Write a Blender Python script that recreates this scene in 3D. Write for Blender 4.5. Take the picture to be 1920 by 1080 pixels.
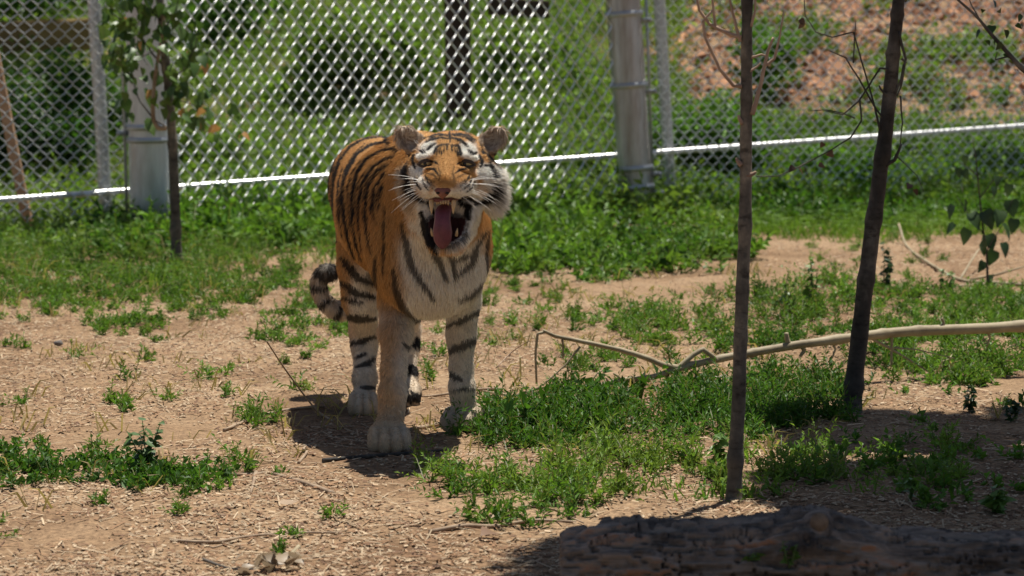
import bpy, math
import numpy as np
from mathutils import Vector, Matrix

for o in list(bpy.data.objects):
    bpy.data.objects.remove(o)
scene = bpy.context.scene
COL = scene.collection
R = np.random.default_rng(11)

# ---------------------------------------------------------------- camera
FPX, CAMH, PITCH = 5600.0, 1.5, math.atan(0.1)      # focal length in photo pixels, eye height (m), downward pitch
cam_data = bpy.data.cameras.new('camera')
cam = bpy.data.objects.new('camera', cam_data)
COL.objects.link(cam)
cam.location = (0, 0, CAMH)
cam.rotation_euler = (math.pi / 2 - PITCH, 0, 0)
cam_data.sensor_width = 36.0
cam_data.lens = FPX / 1920 * 36.0
cam_data.clip_start, cam_data.clip_end = 0.1, 2000
cam_data.dof.use_dof = True
cam_data.dof.focus_distance = 9.65
cam_data.dof.aperture_fstop = 5.2
scene.camera = cam

# ---------------------------------------------------------------- sky and sun
TO_SUN = Vector((0.17, 0.24, 1.0)).normalized()
world = bpy.data.worlds.new('World')
scene.world = world
world.use_nodes = True
wn = world.node_tree
sky = wn.nodes.new('ShaderNodeTexSky')
sky.sky_type = 'NISHITA'
sky.sun_disc = False
sky.sun_elevation = math.asin(TO_SUN.z)
sky.sun_rotation = math.atan2(TO_SUN.x, TO_SUN.y)
wn.nodes['Background'].inputs['Strength'].default_value = 0.05
wn.links.new(sky.outputs[0], wn.nodes['Background'].inputs['Color'])
sun_data = bpy.data.lights.new('sun', 'SUN')
sun_data.energy = 5.0
sun_data.angle = math.radians(0.53)
sun_data.color = (1.0, 0.95, 0.86)
sun = bpy.data.objects.new('sun', sun_data)
COL.objects.link(sun)
sun.rotation_euler = (-TO_SUN).to_track_quat('-Z', 'Y').to_euler()
sun.location = (3, 5, 12)
scene.view_settings.view_transform = 'Standard'
scene.view_settings.look = 'None'
scene.view_settings.gamma = 1.0
scene.view_settings.exposure = 0.42
scene.render.engine = 'CYCLES'

# ---------------------------------------------------------------- helpers
_fw = np.array([0, math.cos(PITCH), -math.sin(PITCH)])
_up = np.array([0, math.sin(PITCH), math.cos(PITCH)])
_rt = np.array([1.0, 0, 0])
CAMP = np.array([0, 0, CAMH])

def P(u, v, y):
    """world point on the sight line of photo pixel (u, v) at ground distance y"""
    d = _fw + (u - 960) / FPX * _rt + (540 - v) / FPX * _up
    return CAMP + d * (y / d[1])

def G(u, v, z=0.0):
    """world point on the level ground under photo pixel (u, v)"""
    d = _fw + (u - 960) / FPX * _rt + (540 - v) / FPX * _up
    return CAMP + d * ((z - CAMH) / d[2])

def uv_of(p):
    q = p - CAMP
    f = q @ _fw
    return 960 + FPX * (q @ _rt) / f, 540 - FPX * (q @ _up) / f

def _hash(ix, iy, iz, seed):
    h = (ix.astype(np.int64) * 374761393 + iy.astype(np.int64) * 668265263 + iz.astype(np.int64) * 2147483647 + seed * 1274126177) & 0xFFFFFFFF
    h = ((h ^ (h >> 13)) * 1274126177) & 0xFFFFFFFF
    h = ((h ^ (h >> 16)) * 2246822519) & 0xFFFFFFFF
    return ((h ^ (h >> 15)) & 0xFFFFFF) / float(0xFFFFFF)

def noise(x, y, z=None, seed=0):
    """value noise in 0..1"""
    x = np.asarray(x, float); y = np.asarray(y, float)
    z = np.zeros_like(x) if z is None else np.asarray(z, float)
    ix, iy, iz = np.floor(x), np.floor(y), np.floor(z)
    fx, fy, fz = x - ix, y - iy, z - iz
    fx = fx * fx * (3 - 2 * fx); fy = fy * fy * (3 - 2 * fy); fz = fz * fz * (3 - 2 * fz)
    r = 0
    for dx in (0, 1):
        for dy in (0, 1):
            for dz in (0, 1):
                w = (fx if dx else 1 - fx) * (fy if dy else 1 - fy) * (fz if dz else 1 - fz)
                r = r + w * _hash(ix + dx, iy + dy, iz + dz, seed)
    return r

def fbm(x, y, z=None, seed=0, oct=3):
    r, a, t = 0, 1.0, 0
    for k in range(oct):
        m = 2.03 ** k
        r = r + a * noise(np.asarray(x) * m, np.asarray(y) * m, None if z is None else np.asarray(z) * m, seed + k * 7)
        t += a; a *= 0.5
    return r / t

def sstep(a, b, x):
    t = np.clip((x - a) / (b - a), 0, 1)
    return t * t * (3 - 2 * t)

def unit(v):
    return v / np.maximum(np.linalg.norm(v, axis=-1, keepdims=True), 1e-9)

def mk_mesh(name, V, polys, smooth=True, col=None):
    """mesh from vertex array and a list of (n,3)/(n,4) index arrays"""
    me = bpy.data.meshes.new(name)
    V = np.asarray(V, np.float32)
    polys = [np.asarray(p, np.int32) for p in polys if len(p)]
    me.vertices.add(len(V))
    me.vertices.foreach_set('co', V.ravel())
    loops = np.concatenate([p.ravel() for p in polys])
    sizes = np.concatenate([np.full(len(p), p.shape[1], np.int32) for p in polys])
    starts = np.concatenate([[0], np.cumsum(sizes)[:-1]]).astype(np.int32)
    me.loops.add(len(loops))
    me.loops.foreach_set('vertex_index', loops)
    me.polygons.add(len(sizes))
    me.polygons.foreach_set('loop_start', starts)
    me.polygons.foreach_set('loop_total', sizes)
    me.polygons.foreach_set('use_smooth', np.full(len(sizes), smooth, bool))
    if col is not None:
        c = np.ones((len(V), 4), np.float32)
        c[:, :3] = col
        at = me.attributes.new('col', 'FLOAT_COLOR', 'POINT')
        at.data.foreach_set('color', c.ravel())
    me.update()
    return me

def link(name, me, mat=None, parent=None, loc=None, label=None, cat=None, group=None, kind=None):
    o = bpy.data.objects.new(name, me)
    COL.objects.link(o)
    if mat is not None and me is not None and len(me.materials) == 0:
        me.materials.append(mat)
    if parent is not None:
        o.parent = parent
    if loc is not None:
        o.location = Vector([float(t) for t in loc])
    tag(o, label, cat, group, kind)
    return o

def tag(o, label=None, cat=None, group=None, kind=None):
    if label: o['label'] = label
    if cat: o['category'] = cat
    if group: o['group'] = group
    if kind: o['kind'] = kind
    return o

def thing(name, loc, label, cat, group=None):
    return link(name, None, loc=loc, label=label, cat=cat, group=group)

def child(name, V, polys, mat, root, smooth=True, col=None, kind=None, label=None):
    """mesh given in world coordinates, parented to an unrotated root"""
    mw = Matrix.Identity(4); pr = root
    while pr is not None:
        mw = pr.matrix_basis @ mw; pr = pr.parent
    im = np.array(mw.inverted())
    Vl = np.asarray(V) @ im[:3, :3].T + im[:3, 3]
    return link(name, mk_mesh(name, Vl, polys, smooth, col), mat, root, kind=kind, label=label)

def catmull(pts, n):
    pts = np.asarray(pts, float)
    if len(pts) < 3:
        t = np.linspace(0, 1, n + 1)[:, None]
        return pts[0] * (1 - t) + pts[-1] * t
    p = np.vstack([2 * pts[0] - pts[1], pts, 2 * pts[-1] - pts[-2]])
    out = []
    for i in range(len(pts) - 1):
        t = np.linspace(0, 1, n, endpoint=False)[:, None]
        a, b, c, d = p[i], p[i + 1], p[i + 2], p[i + 3]
        out.append(0.5 * (2 * b + (c - a) * t + (2 * a - 5 * b + 4 * c - d) * t ** 2 + (3 * b - a - 3 * c + d) * t ** 3))
    out.append(pts[-1:])
    return np.vstack(out)

def tube(pts, rad, n=8, rough=0.0, seed=0, cap=True, rfreq=14.0):
    """tube round a polyline; rad scalar or per point; returns V, [quads, tris]"""
    pts = np.asarray(pts, float)
    m = len(pts)
    rad = np.broadcast_to(np.asarray(rad, float), (m,))
    T = unit(np.gradient(pts, axis=0))
    ref = np.array([0, 0, 1.0]) if abs(T[0, 2]) < 0.9 else np.array([1.0, 0, 0])
    A = np.zeros((m, 3)); a = unit(np.cross(T[0], ref)); A[0] = a
    for i in range(1, m):
        a = a - T[i] * (a @ T[i]); a = a / np.linalg.norm(a); A[i] = a
    B = np.cross(T, A)
    th = np.arange(n) * 2 * math.pi / n
    ring = A[:, None] * np.cos(th)[None, :, None] + B[:, None] * np.sin(th)[None, :, None]
    rr = rad[:, None] * np.ones(n)[None]
    if rough:
        q = pts[:, None] + ring * 0.05
        rr = rr * (1 + rough * 2 * (fbm(q[..., 0] * rfreq, q[..., 1] * rfreq, q[..., 2] * rfreq, seed, 2) - 0.5))
    V = (pts[:, None] + ring * rr[..., None]).reshape(-1, 3)
    i = np.arange(m - 1)[:, None] * n; j = np.arange(n)[None]; j2 = (j + 1) % n
    Q = np.stack([i + j, i + j2, i + n + j2, i + n + j], -1).reshape(-1, 4)
    polys = [Q]
    if cap:
        V = np.vstack([V, pts[0], pts[-1]])
        k = np.arange(n); k2 = (k + 1) % n
        polys.append(np.vstack([np.stack([k2, k, np.full(n, m * n)], 1), np.stack([(m - 1) * n + k, (m - 1) * n + k2, np.full(n, m * n + 1)], 1)]))
    return V, polys

def merge(parts):
    Vs, Q, T, off = [], [], [], 0
    for V, polys in parts:
        Vs.append(V)
        for p in polys:
            if len(p):
                (Q if p.shape[1] == 4 else T).append(p + off)
        off += len(V)
    out = []
    if Q: out.append(np.vstack(Q))
    if T: out.append(np.vstack(T))
    return np.vstack(Vs), out

def box(c, s, rz=0.0):
    c = np.asarray(c, float); s = np.asarray(s, float) / 2
    V = np.array([[x, y, z] for x in (-1, 1) for y in (-1, 1) for z in (-1, 1)]) * s
    ca, sa = math.cos(rz), math.sin(rz)
    V = V @ np.array([[ca, sa, 0], [-sa, ca, 0], [0, 0, 1]]) + c
    return V, [np.array([[0, 1, 3, 2], [4, 6, 7, 5], [0, 4, 5, 1], [2, 3, 7, 6], [0, 2, 6, 4], [1, 5, 7, 3]])]

# ---------------------------------------------------------------- materials
def new_mat(name):
    m = bpy.data.materials.new(name); m.use_nodes = True
    nt = m.node_tree
    b = nt.nodes['Principled BSDF']
    return m, nt, b

def N(nt, kind, **kw):
    n = nt.nodes.new('ShaderNode' + kind)
    for k, v in kw.items():
        if k.startswith('i_'):
            n.inputs[k[2:].replace('_', ' ')].default_value = v
        else:
            setattr(n, k, v)
    return n

def ramp(nt, src, stops):
    r = nt.nodes.new('ShaderNodeValToRGB')
    while len(r.color_ramp.elements) < len(stops):
        r.color_ramp.elements.new(0.5)
    for e, (p, c) in zip(r.color_ramp.elements, stops):
        e.position = p; e.color = (*c, 1)
    nt.links.new(src, r.inputs[0])
    return r.outputs[0]

def bark_mat(name, dark, mid, pale, rough=0.75):
    """smooth young bark: long streaks, short cross scars and pale patches"""
    m, nt, b = new_mat(name)
    tc = N(nt, 'TexCoord')
    def layer(sc, stretch, det, stops):
        mp = N(nt, 'Mapping'); mp.inputs['Scale'].default_value = stretch
        nt.links.new(tc.outputs['Object'], mp.inputs[0])
        n = N(nt, 'TexNoise', i_Scale=sc, i_Detail=det, i_Roughness=0.65); nt.links.new(mp.outputs[0], n.inputs['Vector'])
        return n, ramp(nt, n.outputs['Fac'], stops)
    n1, c1 = layer(5, (1.5, 1.5, 0.9), 6, [(0.32, dark), (0.5, mid), (0.66, pale)])
    n2, c2 = layer(13, (1.3, 1.3, 3.2), 6, [(0.34, (0.35, 0.33, 0.32)), (0.46, (0.95, 0.95, 0.95)), (0.7, (1.25, 1.22, 1.2))])
    mx = N(nt, 'Mix', data_type='RGBA', blend_type='MULTIPLY'); mx.inputs[0].default_value = 0.9
    nt.links.new(c1, mx.inputs[6]); nt.links.new(c2, mx.inputs[7]); nt.links.new(mx.outputs[2], b.inputs['Base Color'])
    b.inputs['Roughness'].default_value = rough; b.inputs['Specular IOR Level'].default_value = 0.3
    bp = N(nt, 'Bump', i_Strength=0.7, i_Distance=0.004); nt.links.new(n2.outputs['Fac'], bp.inputs['Height']); nt.links.new(bp.outputs[0], b.inputs['Normal'])
    return m

def noise_mat(name, stops, scale=8, detail=6, rough=0.8, bump=0.3, bscale=None, stretch=(1, 1, 1), metallic=0.0, dist=0.002, distort=0.0, spec=0.4):
    m, nt, b = new_mat(name)
    tc = N(nt, 'TexCoord'); mp = N(nt, 'Mapping')
    mp.inputs['Scale'].default_value = stretch
    nt.links.new(tc.outputs['Object'], mp.inputs[0])
    n = N(nt, 'TexNoise', i_Scale=scale, i_Detail=detail, i_Roughness=0.65, i_Distortion=distort)
    nt.links.new(mp.outputs[0], n.inputs['Vector'])
    nt.links.new(ramp(nt, n.outputs['Fac'], stops), b.inputs['Base Color'])
    b.inputs['Roughness'].default_value = rough
    b.inputs['Metallic'].default_value = metallic
    b.inputs['Specular IOR Level'].default_value = spec
    if bump:
        n2 = N(nt, 'TexNoise', i_Scale=bscale or scale * 3, i_Detail=5)
        nt.links.new(mp.outputs[0], n2.inputs['Vector'])
        bp = N(nt, 'Bump', i_Strength=bump, i_Distance=dist)
        nt.links.new(n2.outputs['Fac'], bp.inputs['Height'])
        nt.links.new(bp.outputs[0], b.inputs['Normal'])
    return m

def attr_mat(name, rough=0.7, translucent=0.0, spec=0.3):
    m, nt, b = new_mat(name)
    a = N(nt, 'Attribute', attribute_name='col')
    nt.links.new(a.outputs['Color'], b.inputs['Base Color'])
    b.inputs['Roughness'].default_value = rough
    b.inputs['Specular IOR Level'].default_value = spec
    if translucent:
        t = N(nt, 'BsdfTranslucent')
        mul = N(nt, 'Mix', data_type='RGBA', blend_type='MULTIPLY')
        mul.inputs[0].default_value = 1.0
        nt.links.new(a.outputs['Color'], mul.inputs[6]); mul.inputs[7].default_value = (1.25, 1.3, 0.6, 1)
        nt.links.new(mul.outputs[2], t.inputs['Color'])
        mx = N(nt, 'MixShader'); mx.inputs[0].default_value = translucent
        nt.links.new(b.outputs[0], mx.inputs[1]); nt.links.new(t.outputs[0], mx.inputs[2])
        nt.links.new(mx.outputs[0], nt.nodes['Material Output'].inputs['Surface'])
    return m

M_LEAF = attr_mat('leaf', 0.5, 0.35)
M_LITTER = attr_mat('litter', 0.85)
M_STEEL = noise_mat('galvanised_steel', [(0.3, (0.36, 0.37, 0.38)), (0.7, (0.55, 0.56, 0.57))], 5, 6, 0.42, 0.08, metallic=0.55)
M_WIRE = noise_mat('galvanised_wire', [(0.3, (0.6, 0.61, 0.62)), (0.7, (0.78, 0.79, 0.79))], 6, 3, 0.38, 0.0, metallic=0.8)
M_WIRE2 = noise_mat('bright_wire', [(0.3, (0.8, 0.8, 0.8)), (0.7, (0.92, 0.92, 0.92))], 6, 3, 0.36, 0.0, metallic=1.0)
M_PIPE = noise_mat('zinc_pipe', [(0.3, (0.62, 0.62, 0.62)), (0.7, (0.8, 0.8, 0.8))], 30, 4, 0.3, 0.25, metallic=0.6)
M_POLE = noise_mat('weathered_steel_pole', [(0.3, (0.2, 0.15, 0.12)), (0.45, (0.36, 0.33, 0.31)), (0.6, (0.5, 0.5, 0.5)), (0.75, (0.62, 0.62, 0.62))], 5, 8, 0.42, 0.12, stretch=(2.5, 2.5, 0.35), metallic=0.55)
M_POLE2 = noise_mat('pale_steel_pole', [(0.3, (0.42, 0.4, 0.38)), (0.5, (0.6, 0.61, 0.63)), (0.7, (0.75, 0.76, 0.78))], 5, 8, 0.4, 0.12, stretch=(2.5, 2.5, 0.35), metallic=0.5)
M_CONC = noise_mat('concrete', [(0.3, (0.22, 0.16, 0.13)), (0.7, (0.36, 0.31, 0.27))], 9, 6, 0.9, 0.4)
M_BARK_DARK = bark_mat('bark_dark', (0.022, 0.02, 0.018), (0.06, 0.052, 0.045), (0.17, 0.15, 0.125))
M_BARK_GREY = bark_mat('bark_smooth_grey', (0.045, 0.041, 0.035), (0.115, 0.102, 0.083), (0.33, 0.285, 0.215))
M_BARK_TAN = noise_mat('bark_tan', [(0.3, (0.22, 0.14, 0.095)), (0.55, (0.4, 0.28, 0.2)), (0.8, (0.52, 0.4, 0.3))], 14, 6, 0.75, 0.3, bscale=50)
M_BRANCH = noise_mat('pale_branch', [(0.25, (0.15, 0.11, 0.065)), (0.5, (0.32, 0.26, 0.16)), (0.8, (0.44, 0.37, 0.25))], 11, 7, 0.65, 0.35, bscale=50)
M_STICK = noise_mat('dry_stick', [(0.3, (0.2, 0.13, 0.08)), (0.7, (0.42, 0.32, 0.22))], 20, 5, 0.8, 0.3)
M_WOOD_BROWN = noise_mat('dark_timber', [(0.3, (0.03, 0.016, 0.012)), (0.7, (0.075, 0.042, 0.03))], 6, 7, 0.8, 0.5, stretch=(3, 3, 0.4))
M_WOOD_OCHRE = noise_mat('ochre_timber', [(0.3, (0.16, 0.105, 0.035)), (0.7, (0.3, 0.2, 0.075))], 4, 7, 0.8, 0.4, stretch=(0.5, 3, 3))
M_WOOD_TAN = noise_mat('tan_timber', [(0.3, (0.3, 0.17, 0.1)), (0.7, (0.45, 0.28, 0.17))], 4, 7, 0.8, 0.4, stretch=(3, 3, 0.5))

# ---------------------------------------------------------------- ground
def hz(x, y):
    """height of the ground"""
    x = np.asarray(x, float); y = np.asarray(y, float)
    bank = np.maximum(y - 20.5 - 0.12 * x, 0)
    z = 0.29 * bank ** 1.06
    z = 4.5 * (1 - np.exp(-z / 4.5)) * 1.0
    near = np.exp(-np.maximum(np.abs(x) - 6, 0) / 6)
    z = z + near * (0.05 * (fbm(x * 0.9, y * 0.9, seed=3) - 0.5) + 0.022 * (fbm(x * 5, y * 5, seed=5) - 0.5) + 0.012 * (noise(x * 22, y * 22, seed=8) - 0.5))
    for (u, v, rx, ry, h) in ((1600, 668, 0.28, 0.25, 0.1), (1860, 665, 0.25, 0.3, 0.08), (1530, 560, 0.5, 0.5, 0.05)):
        c = G(u, v)
        z = z + h * np.exp(-((x - c[0]) / rx) ** 2 - ((y - c[1]) / ry) ** 2)
    return z

def axis(fine0, fine1, step, lo, hi):
    a = np.arange(fine0, fine1 + step / 2, step)
    left, right, s, t = [], [], step * 1.6, fine0
    while t > lo:
        t -= s; s *= 1.35; left.append(max(t, lo))
    s, t = step * 1.6, fine1
    while t < hi:
        t += s; s *= 1.35; right.append(min(t, hi))
    return np.concatenate([left[::-1], a, right])

gx = axis(-4.0, 4.2, 0.035, -400, 400)
gy = axis(6.5, 24.0, 0.05, -120, 700)
GX, GY = np.meshgrid(gx, gy)
V = np.stack([GX, GY, hz(GX, GY)], -1).reshape(-1, 3)
ni, nj = GX.shape
ii = (np.arange(ni - 1)[:, None] * nj + np.arange(nj - 1)[None]).reshape(-1)
Q = np.stack([ii, ii + 1, ii + nj + 1, ii + nj], 1)

m, nt, b = new_mat('soil_and_mulch')
tc = N(nt, 'TexCoord')
n1 = N(nt, 'TexNoise', i_Scale=1.1, i_Detail=6, i_Roughness=0.6); nt.links.new(tc.outputs['Object'], n1.inputs['Vector'])
n2 = N(nt, 'TexNoise', i_Scale=55, i_Detail=4, i_Roughness=0.7); nt.links.new(tc.outputs['Object'], n2.inputs['Vector'])
n3 = N(nt, 'TexVoronoi', i_Scale=90); nt.links.new(tc.outputs['Object'], n3.inputs['Vector'])
c1 = ramp(nt, n1.outputs['Fac'], [(0.3, (0.155, 0.094, 0.054)), (0.48, (0.26, 0.172, 0.103)), (0.68, (0.345, 0.242, 0.152))])
c2 = ramp(nt, n2.outputs['Fac'], [(0.3, (0.35, 0.3, 0.27)), (0.5, (0.9, 0.88, 0.85)), (0.72, (1.5, 1.45, 1.35))])
mx = N(nt, 'Mix', data_type='RGBA', blend_type='MULTIPLY'); mx.inputs[0].default_value = 0.85
nt.links.new(c1, mx.inputs[6]); nt.links.new(c2, mx.inputs[7])
nt.links.new(mx.outputs[2], b.inputs['Base Color'])
b.inputs['Roughness'].default_value = 0.95
b.inputs['Specular IOR Level'].default_value = 0.15
ad = N(nt, 'Math', operation='ADD'); nt.links.new(n2.outputs['Fac'], ad.inputs[0]); nt.links.new(n3.outputs['Distance'], ad.inputs[1])
bp = N(nt, 'Bump', i_Strength=0.6, i_Distance=0.008); nt.links.new(ad.outputs[0], bp.inputs['Height']); nt.links.new(bp.outputs[0], b.inputs['Normal'])
link('ground', mk_mesh('ground', V, [Q]), m, kind='structure', label='bare tan soil strewn with wood chips under the tiger', cat='ground')
# ---------------------------------------------------------------- chain link fence
FA, FB = P(0, 400, 18.3), P(1920, 400, 20.8)
FM = (FB[1] - FA[1]) / (FB[0] - FA[0])
FYAW = math.atan(FM)
def fence_y(u, dy=0.0):
    k = (u - 960) / FPX
    return (FA[1] + dy - FM * FA[0]) / (1 - FM * k)
def FP(u, v, dy=0.0):
    return P(u, v, fence_y(u, dy))

def wire_mesh(name, W, Hd, height, r, dep, ph=0.0):
    n = int(height / Hd * 10)
    z = np.linspace(0, height, n)
    t = 2 * math.pi * z / Hd
    tri = 1 - np.abs(((t / math.pi) % 2) - 1)
    x = (0.55 * tri + 0.45 * (0.5 - 0.5 * np.cos(t))) * (W / 2 + 1.6 * r) - 0.8 * r
    y = -dep * np.sin(t + ph)
    V, polys = tube(np.stack([x, y, z], 1), r, 5)
    return mk_mesh(name, V, polys)

fence = thing('chain_link_fence', (FA[0] - 2.4, FA[1] - 2.4 * FM, 0.0), 'galvanised chain link fence with thick round posts and white bottom rail behind the tiger', 'fence')
fence.rotation_euler.z = FYAW
flen = (FB[0] - FA[0]) / math.cos(FYAW) + 4.8
W0, H0 = 0.084, 0.088
wm = wire_mesh('wire', W0, H0, 3.1, 0.0036, 0.007)
gap0 = (FP(335, 400)[0] - fence.location.x) / math.cos(FYAW)
gap1 = (FP(1160, 400)[0] - fence.location.x) / math.cos(FYAW)
for k in range(int(flen / (W0 / 2))):
    s = k * W0 / 2
    if gap0 < s < gap1:
        continue
    o = link('wire', wm, M_WIRE, fence)
    o.location = (s, 0, 0.0 + (k % 2) * H0 / 2 + 0.16 * s / flen)

def post(u0, v0, u1, dy, r, mat, n=20, top=3.3):
    b = FP(u0, v0, dy); b[2] = -0.15
    t = P(u1, 0, b[1]); d = (t - b) / (t[2] - b[2])
    pts = np.array([b + d * h for h in np.linspace(0, top, 10)])
    V, polys = tube(pts, r, n)
    return child('post', V, polys, mat, fence), b, d

def on_post(b, d, v):
    z = 1.5
    for _ in range(6):
        p = b + d * (z - b[2]); z += (uv_of(p)[1] - v) / FPX * p[1]
    return b + d * (z - b[2])

POLE_L, bl, dl = post(284, 432, 274, -0.15, 0.130, M_POLE2)
POLE_R, br, dr = post(1199, 400, 1168, -0.13, 0.113, M_POLE)
post(203, 415, 176, 0.12, 0.042, M_STEEL, 12)
post(1262, 395, 1236, 0.12, 0.04, M_STEEL, 12)
for pole, b_, d_, rr, vs in ((POLE_L, bl, dl, 0.13, (238, 262, -60)), (POLE_R, br, dr, 0.113, (26, 160, 315, 350))):
    for v in vs:
        c = on_post(b_, d_, v)
        V, polys = tube(np.array([c - d_ * 0.017, c + d_ * 0.017]), rr + 0.013, 20)
        parts = [(V, polys)]
        if v not in (262,):
            side = -1 if pole is POLE_L else 1
            parts.append(box(c + np.array([side * (rr + 0.035), 0.02, -0.04]), (0.075, 0.018, 0.032), FYAW))
            parts.append(box(c + np.array([side * (rr + 0.055), 0.0, -0.04]), (0.02, 0.05, 0.02), FYAW))
        V, polys = merge(parts)
        child('tension_band', V, polys, M_STEEL, fence)
for u0, u1 in ((238, 222), (1226, 1206)):                       # tension bars
    a, c = FP(u0, 400, -0.03), FP(u1, -150, -0.03)
    V, polys = tube(np.array([a, c]), 0.011, 6)
    child('tension_bar', V, polys, M_STEEL, fence)
c = on_post(br, dr, 402); c[2] = 0
V, polys = tube(np.array([c - [0, 0, 0.1], c + [0, 0, 0.03], c + [0, 0, 0.075], c + [0, 0, 0.1]]), [0.15, 0.146, 0.14, 0.118], 20, 0.03, 4)
child('footing', V, polys, M_CONC, fence)
for (u0, v0, u1, v1, r, mat) in ((-720, 427, 2640, 184, 0.019, M_PIPE), (1640, 371, 2640, 304, 0.017, M_STEEL)):
    a, c = FP(u0, v0, 0.035), FP(u1, v1, 0.035)
    V, polys = tube(np.linspace(a, c, 12), r, 12)
    child('rail', V, polys, mat, fence)
a, c = FA + [-2.4, -2.4 * FM, 0], FB + [2.2, 2.2 * FM, 0]
a[2] = c[2] = 3.1
V, polys = tube(np.linspace(a, c, 12), 0.024, 12)
child('rail', V, polys, M_STEEL, fence)

pa, pb = P(326, 400, fence_y(326) - 0.16), P(1168, 400, fence_y(1168) - 0.27)
panel = thing('wire_mesh_fence', (pa[0], pa[1], 0.02), 'loose wide diamond wire mesh fence with bright wires between the two thick posts', 'fence')
pyaw = math.atan2(pb[1] - pa[1], pb[0] - pa[0])
panel.rotation_euler = (0, math.radians(-2.2), pyaw)
plen = math.hypot(pb[0] - pa[0], pb[1] - pa[1])
W1, H1 = 0.088, 0.116
wm1 = wire_mesh('panel_wire', W1, H1, 3.0, 0.0046, 0.019, 1.25)
nw = int(plen / (W1 / 2))
for k in range(nw):
    o = link('wire', wm1, M_WIRE2, panel)
    o.location = (k * W1 / 2, 0, (k % 2) * H1 / 2 + 0.03)

# ---------------------------------------------------------------- things standing beyond the fence
def plank(name, p0, p1, w, t, mat, label, cat, n=8):
    """square timber between two points with slightly uneven edges"""
    p0, p1 = np.asarray(p0, float), np.asarray(p1, float)
    d = unit(p1 - p0)
    ref = np.array([0, 1.0, 0]); s = unit(np.cross(d, ref)); q = np.cross(s, d)
    V = []
    for k in range(n):
        c = p0 + (p1 - p0) * k / (n - 1)
        for (i, j) in ((-1, -1), (-0.86, -1.08), (0.86, -1.08), (1, -1), (1, 1), (-1, 1)):
            V.append(c + s * i * w / 2 * (1 + R.normal(0, 0.025)) + q * j * t / 2)
    i = (np.arange(n - 1)[:, None] * 6); j = np.arange(6)[None]; j2 = (j + 1) % 6
    Q = np.stack([i + j, i + j2, i + 6 + j2, i + 6 + j], -1).reshape(-1, 4)
    caps = [[0, 5, 4, 3], [0, 3, 2, 1]]
    e = (n - 1) * 6
    caps += [[e, e + 3, e + 4, e + 5], [e, e + 1, e + 2, e + 3]]
    off = p0
    return link(name, mk_mesh(name, np.array(V) - off, [Q, np.array(caps)], False), mat, None, off, label, cat)

b_ = P(862, 250, 21.9); b_[2] = hz(b_[0], b_[1]) - 0.1
plank('wooden_post', b_, P(852, -260, 21.9), 0.19, 0.19, M_WOOD_BROWN, 'dark brown square timber post standing on the bank beyond the mesh', 'post')
plank('timber_beam', P(-60, 72, 23.2), P(172, 64, 23.2), 0.24, 0.18, M_WOOD_OCHRE, 'ochre weathered timber beam lying level on the bank above dark shrubs', 'beam')
plank('timber_plank', P(915, 12, 24.0), P(1030, 18, 24.0), 0.14, 0.1, M_WOOD_BROWN, 'short dark brown plank lying high on the grassy bank', 'plank')
s0 = P(57, 418, fence_y(57) + 0.25); s0[2] -= 0.1
plank('wooden_stake', s0, P(-12, 95, fence_y(0) + 0.3), 0.062, 0.05, M_WOOD_TAN, 'thin tan wooden stake leaning behind the chain link mesh', 'stake')
# ---------------------------------------------------------------- leaves, weeds, litter
def leaf_arrays(pos, d, nrm, L, Wd, col, fold=0.25):
    """two folded triangles for each leaf"""
    d = unit(d); side = unit(np.cross(d, nrm)); up = np.cross(side, d)
    L = L[:, None]; Wd = Wd[:, None]
    mid = pos + d * L * 0.42
    V = np.stack([pos, mid + side * Wd / 2 + up * Wd * fold, pos + d * L - up * L * 0.12, mid - side * Wd / 2 + up * Wd * fold], 1).reshape(-1, 3)
    i = np.arange(len(pos)) * 4
    T = np.vstack([np.stack([i, i + 1, i + 2], 1), np.stack([i, i + 2, i + 3], 1)])
    return V, T, np.repeat(col, 4, 0)

class Bag:
    def __init__(s): s.V, s.T, s.C, s.n = [], [], [], 0
    def add(s, V, T, C):
        s.V.append(V); s.T.append(T + s.n); s.C.append(C); s.n += len(V)
    def mesh(s, name, off=None):
        V = np.vstack(s.V)
        if off is not None: V = V - off
        return mk_mesh(name, V, [np.vstack(s.T)], False, np.vstack(s.C))

def rand_dirs(n, zmin=-1.0, zmax=1.0):
    z = R.uniform(zmin, zmax, n); a = R.uniform(0, 2 * math.pi, n)
    q = np.sqrt(1 - z * z)
    return np.stack([q * np.cos(a), q * np.sin(a), z], 1)

def tint(n, a, b, jit=0.15):
    t = R.random((n, 1))
    c = np.array(a) * (1 - t) + np.array(b) * t
    return c * (1 + R.normal(0, jit, (n, 1)))

G_DARK, G_MID, G_LIGHT, G_YEL = (0.045, 0.115, 0.018), (0.08, 0.18, 0.025), (0.14, 0.25, 0.042), (0.19, 0.27, 0.06)

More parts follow.
